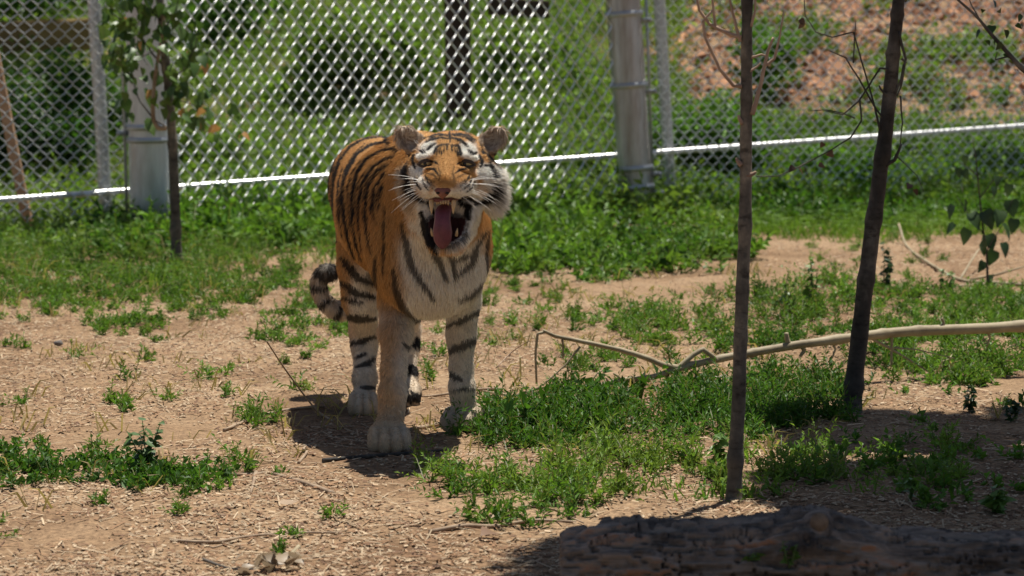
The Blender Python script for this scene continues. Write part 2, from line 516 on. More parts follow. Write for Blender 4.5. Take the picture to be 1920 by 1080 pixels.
def weeds(bag, roots, size, kind, ca, cb):
    """sprouts of leafy stems at the roots; kind: knot (narrow leaves), broad, grass"""
    n = len(roots)
    if n == 0: return
    if kind == 'grass':
        S = 7
        r = np.repeat(roots, S, 0) + np.concatenate([R.normal(0, 0.03, (n * S, 2)), np.zeros((n * S, 1))], 1)
        L = np.repeat(size, S) * R.uniform(0.5, 1.2, n * S)
        d = rand_dirs(n * S, 0.55, 0.98)
        tip = d * L[:, None]
        side = unit(np.cross(d, rand_dirs(n * S))) * R.uniform(0.0018, 0.0045, (n * S, 1))
        mid = r + tip * 0.6 + np.array([0, 0, 1.0]) * (0.1 * L[:, None])
        end = r + tip * np.array([1.35, 1.35, 0.8])
        V = np.stack([r - side, r + side, mid - side * 0.8, mid + side * 0.8, end], 1).reshape(-1, 3)
        i = np.arange(n * S) * 5
        T = np.vstack([np.stack([i, i + 1, i + 3], 1), np.stack([i, i + 3, i + 2], 1), np.stack([i + 2, i + 3, i + 4], 1)])
        bag.add(V, T, np.repeat(tint(n * S, ca, cb), 5, 0))
        return
    S, K = (6, 11) if kind == 'knot' else (4, 7)
    r = np.repeat(roots, S, 0); m = n * S
    r = r + np.concatenate([R.normal(0, 0.015, (m, 2)), np.zeros((m, 1))], 1)
    Ls = np.repeat(size, S) * R.uniform(0.45, 1.15, m)
    az = R.uniform(0, 2 * math.pi, m); el = R.uniform(0.45, 1.45, m)
    h = np.stack([np.cos(az), np.sin(az), np.zeros(m)], 1)
    def at(t):
        return r[:, None] + h[:, None] * (Ls * np.cos(el))[:, None, None] * t[..., None] + np.array([0, 0, 1.0]) * ((Ls * np.sin(el))[:, None] * (t - 0.28 * t * t))[..., None]
    t = (np.arange(K)[None] + 0.6 + R.uniform(-0.3, 0.3, (m, K))) / K
    p = at(t).reshape(-1, 3)
    sd = unit(at(t + 0.05) - at(t)).reshape(-1, 3)
    out = unit(np.cross(sd, rand_dirs(m * K)))
    last = np.tile(np.arange(K) == K - 1, m)
    out = np.where(last[:, None], sd, out)
    d = unit(out * 0.85 + sd * 0.55 + np.array([0, 0, 0.15]))
    nr = unit(rand_dirs(m * K) * 0.7 + np.array([0, 0, 1.0]))
    base = np.repeat(np.repeat(size, S), K)
    taper = (1.1 - 0.55 * t).reshape(-1)
    if kind == 'knot':
        L = R.uniform(0.022, 0.046, m * K) * taper * (base / 0.2) ** 0.3
        Wd = L * R.uniform(0.28, 0.44, m * K)
    else:
        L = R.uniform(0.032, 0.07, m * K) * taper * (base / 0.2) ** 0.7
        Wd = L * R.uniform(0.5, 0.72, m * K)
    pc = np.repeat(tint(n, ca, cb, 0.12), S * K, 0) * (1 + R.normal(0, 0.18, (m * K, 1)))
    bag.add(*leaf_arrays(p, d, nr, L, Wd, np.clip(pc, 0.004, 0.6)))
    ts = np.linspace(0, 1, 4)[None] * np.ones((m, 1))
    q = at(ts)
    side = np.cross(h, [0, 0, 1.0])[:, None] * 0.0013
    V = np.concatenate([q - side, q + side], 1).reshape(-1, 3)
    i = np.arange(m)[:, None] * 8 + np.arange(3)[None]
    i = i.reshape(-1)
    T = np.vstack([np.stack([i, i + 4, i + 5], 1), np.stack([i, i + 5, i + 1], 1)])
    bag.add(V, T, np.repeat(tint(m, (0.1, 0.12, 0.03), (0.14, 0.15, 0.05)), 8, 0))

def patch_points(u, v, ru, rv, dens, soft=0.8, seed=1, clump=3.0):
    """ground points inside an ellipse of the photo, dens per square metre, thinned towards the rim"""
    y0, y1 = G(u, v + rv)[1], G(u, max(v - rv, 30))[1]
    xr = (ru / FPX) * y1
    cx = (u - 960) / FPX
    n = int(dens * (y1 - y0) * 2 * xr)
    y = R.uniform(y0, y1, n); x = cx * y + R.uniform(-xr, xr, n)
    q = np.stack([x, y, np.zeros(n)], 1)
    uu, vv = uv_of(q)
    e = ((uu - u) / ru) ** 2 + ((vv - v) / rv) ** 2
    keep = (e + soft * 1.6 * (fbm(x * clump, y * clump, seed=seed) - 0.5) * 2) < R.uniform(1 - soft, 1, n)
    q = q[keep & (e < 1.5)]
    q[:, 2] = hz(q[:, 0], q[:, 1]) - 0.004
    return q

def clear_of(q, spots):
    k = np.ones(len(q), bool)
    for (x, y, r) in spots:
        k &= (q[:, 0] - x) ** 2 + (q[:, 1] - y) ** 2 > r * r
    return q[k]

TIGER_FEET = [(*G(727, 838)[:2], 0.13), (*G(868, 795)[:2], 0.1), (*G(682, 778)[:2], 0.1), (*G(760, 765)[:2], 0.1), (*G(705, 800)[:2], 0.1)]

def cover(name, patches, label, cat, soft=0.8):
    bag = Bag()
    for (u, v, ru, rv, dens, hgt, kind, ca, cb) in patches:
        q = clear_of(patch_points(u, v, ru, rv, dens, soft, seed=int(u + v)), TIGER_FEET)
        weeds(bag, q, hgt * R.uniform(0.55, 1.25, len(q)), kind, ca, cb)
    return link(name, bag.mesh(name), M_LEAF, label=label, cat=cat, kind='stuff')

cover('lush_weeds', [
    (1000, 802, 160, 55, 200, 0.17, 'knot', G_DARK, G_MID),
    (1240, 785, 330, 60, 140, 0.16, 'knot', G_DARK, G_MID),
    (1430, 750, 180, 52, 120, 0.17, 'knot', G_DARK, G_MID),
    (1180, 690, 220, 45, 40, 0.09, 'knot', G_MID, G_LIGHT),
    (1500, 765, 120, 40, 80, 0.16, 'knot', G_DARK, G_MID),
    (1150, 790, 260, 45, 30, 0.2, 'broad', G_DARK, G_MID)],
    'dense dark green knotweed growing between the tiger forepaw and the leaning sapling', 'weeds')
cover('sprawling_weeds', [
    (1150, 905, 330, 52, 100, 0.16, 'knot', G_LIGHT, G_YEL),
    (980, 950, 200, 40, 75, 0.14, 'knot', G_MID, G_LIGHT),
    (800, 985, 75, 26, 80, 0.13, 'knot', G_MID, G_LIGHT),
    (735, 950, 50, 26, 22, 0.16, 'knot', G_MID, G_LIGHT),
    (1500, 890, 220, 60, 70, 0.14, 'knot', G_LIGHT, G_YEL),
    (1240, 925, 180, 28, 160, 0.06, 'grass', G_MID, G_LIGHT),
    (780, 890, 70, 32, 35, 0.14, 'knot', G_LIGHT, G_YEL),
    (1720, 895, 240, 75, 60, 0.12, 'broad', G_MID, G_LIGHT),
    (1690, 880, 260, 65, 55, 0.13, 'knot', G_LIGHT, G_YEL)],
    'light green sprawling weeds on the ground behind the dark log', 'weeds')
cover('clover_weeds', [
    (120, 892, 240, 34, 170, 0.10, 'broad', G_DARK, G_MID),
    (330, 905, 130, 26, 120, 0.09, 'broad', G_DARK, G_MID),
    (440, 885, 70, 26, 60, 0.12, 'knot', G_MID, G_LIGHT),
    (400, 930, 70, 20, 60, 0.07, 'knot', G_MID, G_LIGHT),
    (235, 972, 45, 13, 50, 0.07, 'knot', G_MID, G_LIGHT),
    (20, 838, 40, 16, 50, 0.11, 'broad', G_DARK, G_MID),
    (150, 828, 120, 16, 25, 0.1, 'knot', G_MID, G_LIGHT),
    (480, 790, 60, 24, 40, 0.12, 'knot', G_MID, G_LIGHT),
    (520, 865, 30, 20, 14, 0.1, 'knot', G_MID, G_LIGHT)],
    'dark green low clover and weeds in a strip on the mulch below the broad-leaved weed', 'weeds', 0.45)
cover('thin_weeds', [
    (230, 752, 190, 20, 30, 0.1, 'knot', G_MID, G_LIGHT),
    (420, 715, 60, 55, 14, 0.14, 'knot', G_MID, G_LIGHT),
    (40, 690, 30, 40, 10, 0.14, 'knot', G_MID, G_LIGHT),
    (540, 640, 110, 30, 60, 0.10, 'knot', G_MID, G_LIGHT),
    (570, 575, 110, 50, 35, 0.10, 'knot', G_MID, G_LIGHT),
    (560, 730, 90, 30, 12, 0.1, 'knot', G_MID, G_LIGHT),
    (245, 610, 75, 22, 90, 0.10, 'knot', G_MID, G_LIGHT),
    (800, 690, 40, 60, 18, 0.14, 'knot', G_MID, G_LIGHT),
    (960, 570, 90, 40, 22, 0.1, 'knot', G_MID, G_LIGHT),
    (1110, 620, 150, 50, 30, 0.14, 'knot', G_MID, G_LIGHT),
    (1270, 600, 130, 50, 45, 0.16, 'knot', G_MID, G_LIGHT),
    (1010, 655, 80, 30, 12, 0.12, 'knot', G_MID, G_LIGHT),
    (640, 600, 80, 25, 45, 0.1, 'knot', G_MID, G_LIGHT)],
    'thin patchy green weeds scattered over the tan soil around the tiger', 'weeds')
cover('meadow_weeds', [
    (150, 500, 340, 66, 85, 0.14, 'knot', G_MID, G_LIGHT),
    (150, 470, 320, 78, 60, 0.18, 'grass', G_MID, G_YEL),
    (60, 560, 270, 50, 85, 0.1, 'knot', G_MID, G_LIGHT),
    (350, 560, 160, 42, 75, 0.11, 'knot', G_MID, G_LIGHT),
    (100, 445, 200, 38, 50, 0.24, 'broad', G_MID, G_YEL),
    (250, 455, 140, 32, 80, 0.24, 'broad', G_DARK, G_MID),
    (460, 520, 150, 40, 50, 0.11, 'knot', G_MID, G_LIGHT),
    (-420, 500, 330, 80, 70, 0.16, 'knot', G_MID, G_LIGHT),
    (-420, 460, 330, 60, 60, 0.18, 'grass', G_MID, G_YEL)],
    'green meadow weeds covering the ground before the thick fence post by the stake', 'weeds')
cover('fence_foot_weeds', [
    (490, 432, 190, 50, 80, 0.4, 'broad', G_MID, G_LIGHT),
    (480, 470, 200, 40, 60, 0.18, 'grass', G_MID, G_LIGHT),
    (1000, 462, 150, 62, 65, 0.33, 'broad', G_MID, G_LIGHT),
    (1215, 478, 190, 42, 70, 0.26, 'broad', G_DARK, G_LIGHT),
    (1090, 505, 200, 32, 70, 0.17, 'broad', G_MID, G_LIGHT),
    (1320, 440, 90, 32, 50, 0.22, 'broad', G_MID, G_YEL)],
    'tall leafy green weeds along the fence foot behind the tiger', 'weeds')
cover('grass_strip', [
    (1640, 425, 340, 28, 230, 0.15, 'grass', (0.1, 0.2, 0.02), (0.16, 0.28, 0.04)),
    (1640, 400, 340, 32, 60, 0.28, 'broad', G_DARK, G_MID),
    (1850, 390, 220, 32, 90, 0.34, 'grass', G_MID, G_LIGHT),
    (2300, 400, 340, 45, 90, 0.25, 'grass', G_MID, G_LIGHT)],
    'bright green grass strip along the fence foot behind the leaning sapling', 'grass')
cover('soil_edge_weeds', [
    (1480, 590, 150, 55, 75, 0.19, 'knot', G_DARK, G_LIGHT),
    (1780, 585, 240, 46, 100, 0.13, 'knot', G_MID, G_LIGHT),
    (1790, 685, 200, 48, 150, 0.14, 'knot', G_MID, G_LIGHT),
    (1660, 660, 70, 44, 90, 0.14, 'knot', G_DARK, G_MID),
    (1440, 640, 140, 34, 60, 0.14, 'knot', G_DARK, G_MID),
    (1850, 620, 150, 32, 70, 0.11, 'knot', G_MID, G_LIGHT)],
    'green weeds growing on both sides of the fallen pale branch', 'weeds')

cover('scattered_sprouts', [
    (300, 700, 420, 120, 5, 0.1, 'knot', G_MID, G_YEL), (350, 960, 420, 110, 5, 0.07, 'knot', G_MID, G_LIGHT), (300, 850, 420, 80, 6, 0.09, 'broad', G_DARK, G_LIGHT),
    (1000, 600, 420, 90, 6, 0.1, 'knot', G_MID, G_YEL), (1700, 780, 300, 60, 10, 0.08, 'broad', G_MID, G_LIGHT), (1650, 500, 320, 60, 4, 0.1, 'knot', G_MID, G_LIGHT),
    (300, 800, 450, 220, 14, 0.09, 'grass', (0.28, 0.22, 0.1), (0.4, 0.32, 0.17)), (1200, 700, 700, 200, 14, 0.1, 'grass', (0.26, 0.22, 0.1), (0.4, 0.33, 0.17)), (300, 520, 500, 80, 16, 0.14, 'grass', (0.26, 0.24, 0.1), (0.38, 0.33, 0.16))],
    'scattered small sprouts and dry grass blades all over the soil', 'sprouts')

# vegetation of the bank beyond the fence
def bank_points(n, u0, u1, y0, y1):
    y = R.uniform(y0, y1, n); x = (R.uniform(u0, u1, n) - 960) / FPX * y
    return np.stack([x, y, hz(x, y) - 0.01], 1)
bag = Bag()
q = bank_points(7200, -850, 1270, 20.2, 27.5)
weeds(bag, q, R.uniform(0.16, 0.42, len(q)), 'grass', (0.16, 0.26, 0.06), (0.27, 0.35, 0.12))
q = bank_points(4400, -850, 1280, 19.2, 26)
q = q[(fbm(q[:, 0] * 1.3, q[:, 1] * 1.3, seed=21) > 0.42) | (q[:, 1] < 20.6)]
weeds(bag, q, R.uniform(0.2, 0.5, len(q)), 'broad', G_LIGHT, G_YEL)
q = bank_points(2300, 1150, 2700, 20.0, 22.5)
weeds(bag, q, R.uniform(0.2, 0.4, len(q)), 'broad', G_MID, G_YEL)
q = bank_points(450, 1280, 2100, 23, 26)
q = q[fbm(q[:, 0] * 1.6, q[:, 1] * 1.6, seed=77) > 0.6]
weeds(bag, q, R.uniform(0.15, 0.4, len(q)), 'broad', G_MID, G_YEL)
link('bank_vegetation', bag.mesh('bank_vegetation'), M_LEAF, label='rank grass and leafy weeds on the bank beyond the mesh', cat='vegetation', kind='stuff')

def leaf_cloud(bag, c, r, n, size, ca, cb, clumps=14):
    """leaves gathered in clumps inside an ellipsoid"""
    cc = np.asarray(c) + rand_dirs(clumps) * (R.uniform(0.25, 1.0, (clumps, 1)) ** 0.5) * np.asarray(r) * 0.8
    k = R.integers(0, clumps, n)
    p = cc[k] + rand_dirs(n) * (R.random((n, 1)) ** 0.45) * np.asarray(r) * R.uniform(0.28, 0.48, (clumps, 1))[k]
    d = unit(unit(p - cc[k]) + rand_dirs(n) * 0.8)
    nr = unit(rand_dirs(n) * 0.8 + np.array([0, -0.2, 1.0]))
    L = size * R.uniform(0.6, 1.3, n)
    shade = R.uniform(0.75, 1.25, (clumps, 1))[k]
    bag.add(*leaf_arrays(p, d, nr, L, L * R.uniform(0.5, 0.75, n), tint(n, ca, cb) * shade))

def shrub(u, v, y, rx, rz, n, size, ca, cb, label):
    base = P(u, v, y); base[2] = float(hz(base[0], base[1]))
    c = base + np.array([0, 0, rz * 0.85])
    root = thing('shrub', base, label, 'shrub', 'shrubs on the bank beyond the fence')
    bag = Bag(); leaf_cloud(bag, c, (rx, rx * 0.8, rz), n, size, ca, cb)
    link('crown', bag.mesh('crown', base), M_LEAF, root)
    for k in range(4):
        a = R.uniform(0, 6.28)
        e = base + np.array([math.cos(a) * rx * 0.5, math.sin(a) * rx * 0.4, rz * R.uniform(0.8, 1.5)])
        V, polys = tube(catmull([base - [0, 0, 0.05], (base + e) / 2 + R.normal(0, 0.03, 3), e], 5), np.linspace(0.015, 0.004, 11), 5)
        child('stem', V, polys, M_BARK_DARK, root)

shrub(640, 130, 22.4, 0.75, 0.42, 3600, 0.08, G_LIGHT, G_YEL, 'broad bright green shrub on the bank left of the dark timber post')
shrub(440, 60, 24.0, 0.6, 0.4, 2200, 0.075, G_MID, G_LIGHT, 'dark green shrub high on the bank behind the leafy sapling')
shrub(1010, 110, 22.9, 0.5, 0.3, 1700, 0.07, G_LIGHT, G_YEL, 'rounded green shrub on the bank right of the dark timber post')
shrub(1090, 260, 21.0, 0.4, 0.22, 1300, 0.06, G_LIGHT, G_YEL, 'low green shrub at the bank foot beside the concrete-footed post')
shrub(1340, 250, 21.3, 0.5, 0.32, 2000, 0.065, G_MID, (0.13, 0.26, 0.03), 'bright green shrub below the mulch slope behind the thin sapling')
shrub(1560, 300, 21.0, 0.55, 0.22, 1800, 0.06, G_MID, (0.13, 0.26, 0.03), 'low spreading green shrub below the mulch slope by the leaning sapling')
shrub(1850, 300, 21.3, 0.45, 0.2, 1300, 0.06, G_MID, G_LIGHT, 'small green shrub beyond the fence behind the seedling with dark leaves')
shrub(40, 260, 20.6, 0.55, 0.42, 2600, 0.06, (0.02, 0.05, 0.012), G_DARK, 'green shrub behind the tan wooden stake, shade put into its very dark leaf colour')  # shade of the left thicket put into the leaf colour
shrub(160, 210, 21.3, 0.5, 0.38, 2200, 0.06, G_DARK, G_MID, 'green shrub beyond the fence behind the slim steel post, shade put into its dark leaf colour')  # darker leaves again stand in for the thicket's shade
shrub(60, 20, 24.4, 0.8, 0.45, 2600, 0.075, G_DARK, G_MID, 'green shrub on the bank above the ochre timber beam')
shrub(400, 270, 20.9, 0.45, 0.24, 1500, 0.06, G_LIGHT, G_YEL, 'low green shrub at the bank foot behind the leafy sapling')
shrub(1440, 80, 23.0, 0.3, 0.35, 1000, 0.065, G_MID, (0.12, 0.25, 0.03), 'small upright green shrub amid the red-brown mulch')

# red-brown mulch and clods on the right of the bank
n = 10000
y = R.uniform(22.2, 29, n); x = (R.uniform(1180, 2700, n) - 960) / FPX * y
k = (y > 22.6 + 0.9 * (fbm(x * 0.9, y * 0.9, seed=4) - 0.3) * 2) & (x - 0.95 > 0.6 * (fbm(y * 2, x, seed=9) - 0.5))
x, y = x[k], y[k]; n = len(x)
ico = np.array([[1, 0, 0], [-1, 0, 0], [0, 1, 0], [0, -1, 0], [0, 0, 1], [0, 0, -1.0]])
tri = np.array([[0, 2, 4], [2, 1, 4], [1, 3, 4], [3, 0, 4], [2, 0, 5], [1, 2, 5], [3, 1, 5], [0, 3, 5]])
sz = R.uniform(0.02, 0.065, (n, 1, 1)) * (1 + (R.random((n, 1, 1)) > 0.93) * 0.9)
V = np.stack([x, y, hz(x, y)], 1)[:, None] + ico[None] * R.uniform(0.5, 1.3, (n, 6, 1)) * sz * np.array([1, 1, 0.7]) + R.normal(0, 0.2, (n, 6, 3)) * sz
T = (tri[None] + (np.arange(n) * 6)[:, None, None]).reshape(-1, 3)
link('bark_mulch', mk_mesh('bark_mulch', V.reshape(-1, 3), [T], False, np.repeat(tint(n, (0.17, 0.075, 0.04), (0.4, 0.21, 0.115), 0.3), 6, 0)), M_LITTER,
     label='red-brown bark mulch and clods heaped on the bank beyond the mesh', cat='mulch', kind='stuff')

# chips and straw on the ground
n = 130000
y = 7.2 * (20.0 / 7.2) ** R.random(n); x = R.uniform(-0.25, 0.25, n) * y
dens = fbm(x * 1.6, y * 1.6, seed=31)
k = dens > R.uniform(0.28, 0.66, n)
x, y = x[k], y[k]; n = len(x)
p = np.stack([x, y, hz(x, y) + 0.004], 1)
d = rand_dirs(n, -0.25, 0.25); s = unit(np.cross(d, [0, 0, 1.0])); up = np.cross(s, d)
long = R.random(n) < 0.2
L = np.where(long, R.uniform(0.03, 0.1, n), R.uniform(0.005, 0.02, n))[:, None]
Wd = np.where(long, R.uniform(0.0012, 0.003, n), R.uniform(0.0016, 0.0055, n))[:, None]
V = np.stack([p - d * L / 2 - s * Wd, p + d * L / 2 - s * Wd, p + d * L / 2 + up * Wd * 0.6, p - d * L / 2 + up * Wd * 0.6 , p + d * L / 2 + s * Wd, p - d * L / 2 + s * Wd], 1).reshape(-1, 3)
i = np.arange(n) * 6
Q = np.vstack([np.stack([i, i + 1, i + 2, i + 3], 1), np.stack([i + 3, i + 2, i + 4, i + 5], 1)])
pick = R.random((n, 1))
cc = np.where(pick < 0.5, tint(n, (0.32, 0.225, 0.14), (0.5, 0.385, 0.255)), np.where(pick < 0.88, tint(n, (0.2, 0.11, 0.06), (0.34, 0.2, 0.11)), tint(n, (0.12, 0.065, 0.04), (0.2, 0.115, 0.07))))
link('wood_chips', mk_mesh('wood_chips', V, [Q], False, np.repeat(cc, 6, 0)), M_LITTER, label='wood chips, straw and bark bits strewn over the soil', cat='wood chips', kind='stuff')
# ---------------------------------------------------------------- tiger
HS = 0.0055                                            # voxel of the body surface (m)
LO = np.array([-0.80, 9.08, -0.012]); HI = np.array([0.10, 11.16, 1.16])
DIM = np.ceil((HI - LO) / HS).astype(int)
FIELD = np.full(DIM, 1.0, np.float32)

def block(lo, hi):
    a = np.clip(np.floor((lo - LO) / HS).astype(int), 0, DIM); b = np.clip(np.ceil((hi - LO) / HS).astype(int) + 1, 0, DIM)
    sl = tuple(slice(i, j) for i, j in zip(a, b))
    g = [(LO[k] + HS * np.arange(a[k], b[k])).astype(np.float32) for k in range(3)]
    return sl, np.meshgrid(*g, indexing='ij', sparse=True)

def blend(sl, d, k, carve=False):
    f = FIELD[sl]
    if carve:
        h = np.clip(0.5 - 0.5 * (f + d) / k, 0, 1)
        FIELD[sl] = f * (1 - h) - d * h + k * h * (1 - h)
    else:
        h = np.clip(0.5 + 0.5 * (f - d) / k, 0, 1)
        FIELD[sl] = f * (1 - h) + d * h - k * h * (1 - h)

def ball(c, r, k=0.03, yaw=0.0, pitch=0.0, roll=0.0, carve=False):
    c = np.asarray(c, float); r = np.broadcast_to(np.asarray(r, float), (3,))
    m = r.max() + 2 * k + 0.02
    sl, (X, Y, Z) = block(c - m, c + m)
    X = X - c[0]; Y = Y - c[1]; Z = Z - c[2]
    if yaw or pitch or roll:
        M = np.array((Matrix.Rotation(yaw, 3, 'Z') @ Matrix.Rotation(pitch, 3, 'X') @ Matrix.Rotation(roll, 3, 'Y')).transposed(), np.float32)
        X, Y, Z = (M[i, 0] * X + M[i, 1] * Y + M[i, 2] * Z for i in range(3))
    k0 = np.sqrt((X / r[0]) ** 2 + (Y / r[1]) ** 2 + (Z / r[2]) ** 2)
    k1 = np.sqrt((X / r[0] ** 2) ** 2 + (Y / r[1] ** 2) ** 2 + (Z / r[2] ** 2) ** 2)
    blend(sl, (k0 * (k0 - 1) / np.maximum(k1, 1e-6)).astype(np.float32), k, carve)

def cone(a, b, ra, rb, k=0.03, carve=False):
    a = np.asarray(a, float); b = np.asarray(b, float)
    m = max(ra, rb) + 2 * k + 0.02
    sl, (X, Y, Z) = block(np.minimum(a, b) - m, np.maximum(a, b) + m)
    ab = b - a; L2 = ab @ ab
    t = np.clip(((X - a[0]) * ab[0] + (Y - a[1]) * ab[1] + (Z - a[2]) * ab[2]) / L2, 0, 1)
    d = np.sqrt((X - a[0] - t * ab[0]) ** 2 + (Y - a[1] - t * ab[1]) ** 2 + (Z - a[2] - t * ab[2]) ** 2) - (ra + (rb - ra) * t)
    blend(sl, d.astype(np.float32), k, carve)

def limb(pts, k=0.03):
    for (p, r), (q, s) in zip(pts[:-1], pts[1:]):
        cone(p, q, r, s, k)

BYAW = math.radians(9)
# trunk
ball(P(707, 352, 10.62), (0.170, 0.27, 0.180), 0.06, BYAW)
ball(P(728, 375, 10.36), (0.185, 0.30, 0.205), 0.06, BYAW)
ball(P(752, 395, 10.10), (0.222, 0.33, 0.228), 0.06, BYAW)
ball(P(800, 430, 9.86), (0.190, 0.25, 0.235), 0.06, BYAW)
ball(P(806, 515, 9.80), (0.150, 0.17, 0.140), 0.06)
ball(P(792, 325, 9.98), (0.115, 0.22, 0.125), 0.06, BYAW)
ball(P(745, 440, 9.84), (0.085, 0.13, 0.19), 0.05)              # shoulder muscles
ball(P(872, 450, 9.92), (0.072, 0.13, 0.18), 0.05)
cone(P(770, 352, 9.95), P(832, 335, 9.60), 0.165, 0.130, 0.06)   # neck
cone(P(812, 425, 9.80), P(840, 400, 9.55), 0.140, 0.100, 0.06)
# fore legs
limb([(P(750, 470, 9.86), 0.084), (P(747, 560, 9.95), 0.058)], 0.04)
limb([(P(747, 560, 9.95), 0.058), (P(742, 625, 9.88), 0.047), (P(738, 695, 9.80), 0.036), (P(736, 738, 9.76), 0.040), (P(734, 768, 9.75), 0.035), (P(731, 806, 9.70), 0.043)], 0.022)
limb([(P(868, 470, 9.94), 0.078), (P(867, 565, 10.10), 0.056)], 0.04)
limb([(P(867, 565, 10.10), 0.056), (P(865, 630, 10.12), 0.045), (P(865, 690, 10.12), 0.034), (P(866, 725, 10.11), 0.038), (P(868, 750, 10.12), 0.033), (P(870, 775, 10.12), 0.040)], 0.022)
# hind legs
ball(P(676, 450, 10.52), (0.080, 0.17, 0.20), 0.05, BYAW)
ball(P(770, 450, 10.68), (0.080, 0.17, 0.20), 0.05, BYAW)
limb([(P(678, 500, 10.46), 0.080), (P(677, 560, 10.48), 0.058), (P(682, 620, 10.76), 0.043), (P(683, 650, 10.74), 0.037), (P(684, 710, 10.64), 0.034), (P(684, 752, 10.58), 0.040)], 0.035)
limb([(P(768, 500, 10.64), 0.080), (P(764, 560, 10.66), 0.058), (P(760, 620, 10.94), 0.043), (P(761, 650, 10.92), 0.037), (P(762, 710, 10.84), 0.034), (P(764, 750, 10.80), 0.040)], 0.035)
def paw(u, v, y, w, l, yaw=0.0):
    c = P(u, v, y); c[2] = 0.045
    ca, sa = math.cos(yaw), math.sin(yaw)
    def loc(a, f, h): return np.array([c[0] + a * ca + f * sa, c[1] + a * sa - f * ca, h])
    ball(loc(0, -0.02, 0.045), (w * 0.88, l * 0.75, 0.047), 0.025, yaw)
    for a, f in ((-0.66, 0.60), (-0.24, 0.86), (0.24, 0.86), (0.66, 0.60)):
        ball(loc(a * w, f * l, 0.031), (w * 0.29, l * 0.42, 0.037), 0.006, yaw)
        ball(loc(a * w, f * l * 0.6, 0.052), (w * 0.25, l * 0.36, 0.029), 0.008, yaw)
paw(728, 838, 9.68, 0.074, 0.092, 0.12)
paw(872, 800, 10.14, 0.066, 0.085, -0.45)
paw(681, 772, 10.52, 0.056, 0.080, 0.05)
paw(764, 760, 10.74, 0.056, 0.080, -0.1)
# tail
tl = catmull([P(705, 300, 10.84), P(680, 360, 11.0), P(672, 470, 11.05), P(661, 560, 11.03), P(640, 583, 11.0), P(615, 572, 10.98), P(599, 545, 10.97), P(600, 522, 10.96), P(613, 510, 10.95), P(625, 514, 10.95)], 3)
tr = np.interp(np.linspace(0, 1, len(tl)), [0, 0.15, 0.5, 0.8, 0.93, 1], [0.05, 0.034, 0.022, 0.019, 0.021, 0.012])
for i in range(len(tl) - 1):
    cone(tl[i], tl[i + 1], tr[i], tr[i + 1], 0.02)

# head: local photo-pixel units, a to the right, b up, c forward
HC = P(842, 320, 9.46); HSC = 9.46 / FPX; HYAW = math.radians(-5)
def HL(a, b, c):
    ca, sa = math.cos(HYAW), math.sin(HYAW)
    return HC + np.array([a * ca + c * sa, a * sa - c * ca, b]) * HSC
def hball(a, b, c, ra, rb, rc, k=14, carve=False, roll=0.0, yaw=0.0, pitch=0.0):
    ball(HL(a, b, c), np.array([ra, rc, rb]) * HSC, k * HSC, HYAW + yaw, pitch, roll, carve)
def hcone(p, q, ra, rb, k=12, carve=False):
    cone(HL(*p), HL(*q), ra * HSC, rb * HSC, k * HSC, carve)
hball(2, 12, -42, 72, 58, 72, 20)
hball(0, 30, 8, 56, 36, 40, 20)
for s in (-1, 1):
    hball(s * 48, -10, -2, 33, 42, 40, 18)                       # cheeks
    hball(s * (72 if s > 0 else 64), -32, -30, 21, 42, 30, 22)                      # ruff
    hball(s * 35, 27, 40, 22, 9, 15, 8)                        # brow
    hball(s * 36, -4, 42, 20, 12, 18, 10)                        # under the eye
    hball(s * 27, -24, 70, 26, 23, 32, 9)                       # whisker pads
    hball(s * 38, 16, 50, 13, 8, 10, 5, True)                    # eye sockets
hcone((0, 26, 44), (0, -16, 90), 23, 23, 14)
hball(0, -30, 96, 19, 13, 13, 8)
for s in (-1, 1):
    hball(s * 20, -8, 80, 12, 8, 14, 6)                          # snarl wrinkles
    hcone((s * 10, 0, 84), (s * 30, -6, 82), 5.5, 6, 3)
    hcone((s * 11, 9, 72), (s * 38, 4, 58), 5, 6, 3)
    hcone((s * 30, -6, 82), (s * 46, -16, 62), 6, 6, 4)
# lower jaw and throat
hcone((-40, -62, -8), (-16, -128, 46), 20, 14, 12)
hcone((40, -62, -8), (16, -128, 46), 20, 14, 12)
hball(0, -134, 46, 27, 14, 18, 10)
hball(0, -112, 4, 40, 34, 30, 16)
# open mouth
hball(0, -90, 62, 33, 37, 52, 7, True)
hball(0, -76, 36, 37, 24, 40, 7, True)
hball(0, -104, 40, 24, 20, 34, 7, True)
# ears
for s in (-1, 1):
    hball(s * 80, 57, -36, 30, 21, 12, 6, roll=-s * 0.72, yaw=-s * 0.2)
    hcone((s * 58, 36, -38), (s * 70, 46, -38), 19, 18, 10)
    ball(HL(s * 82, 58, -23), np.array([24.5, 16.5, 19]) * HSC, 2 * HSC, HYAW - s * 0.2, 0, -s * 0.72, True)

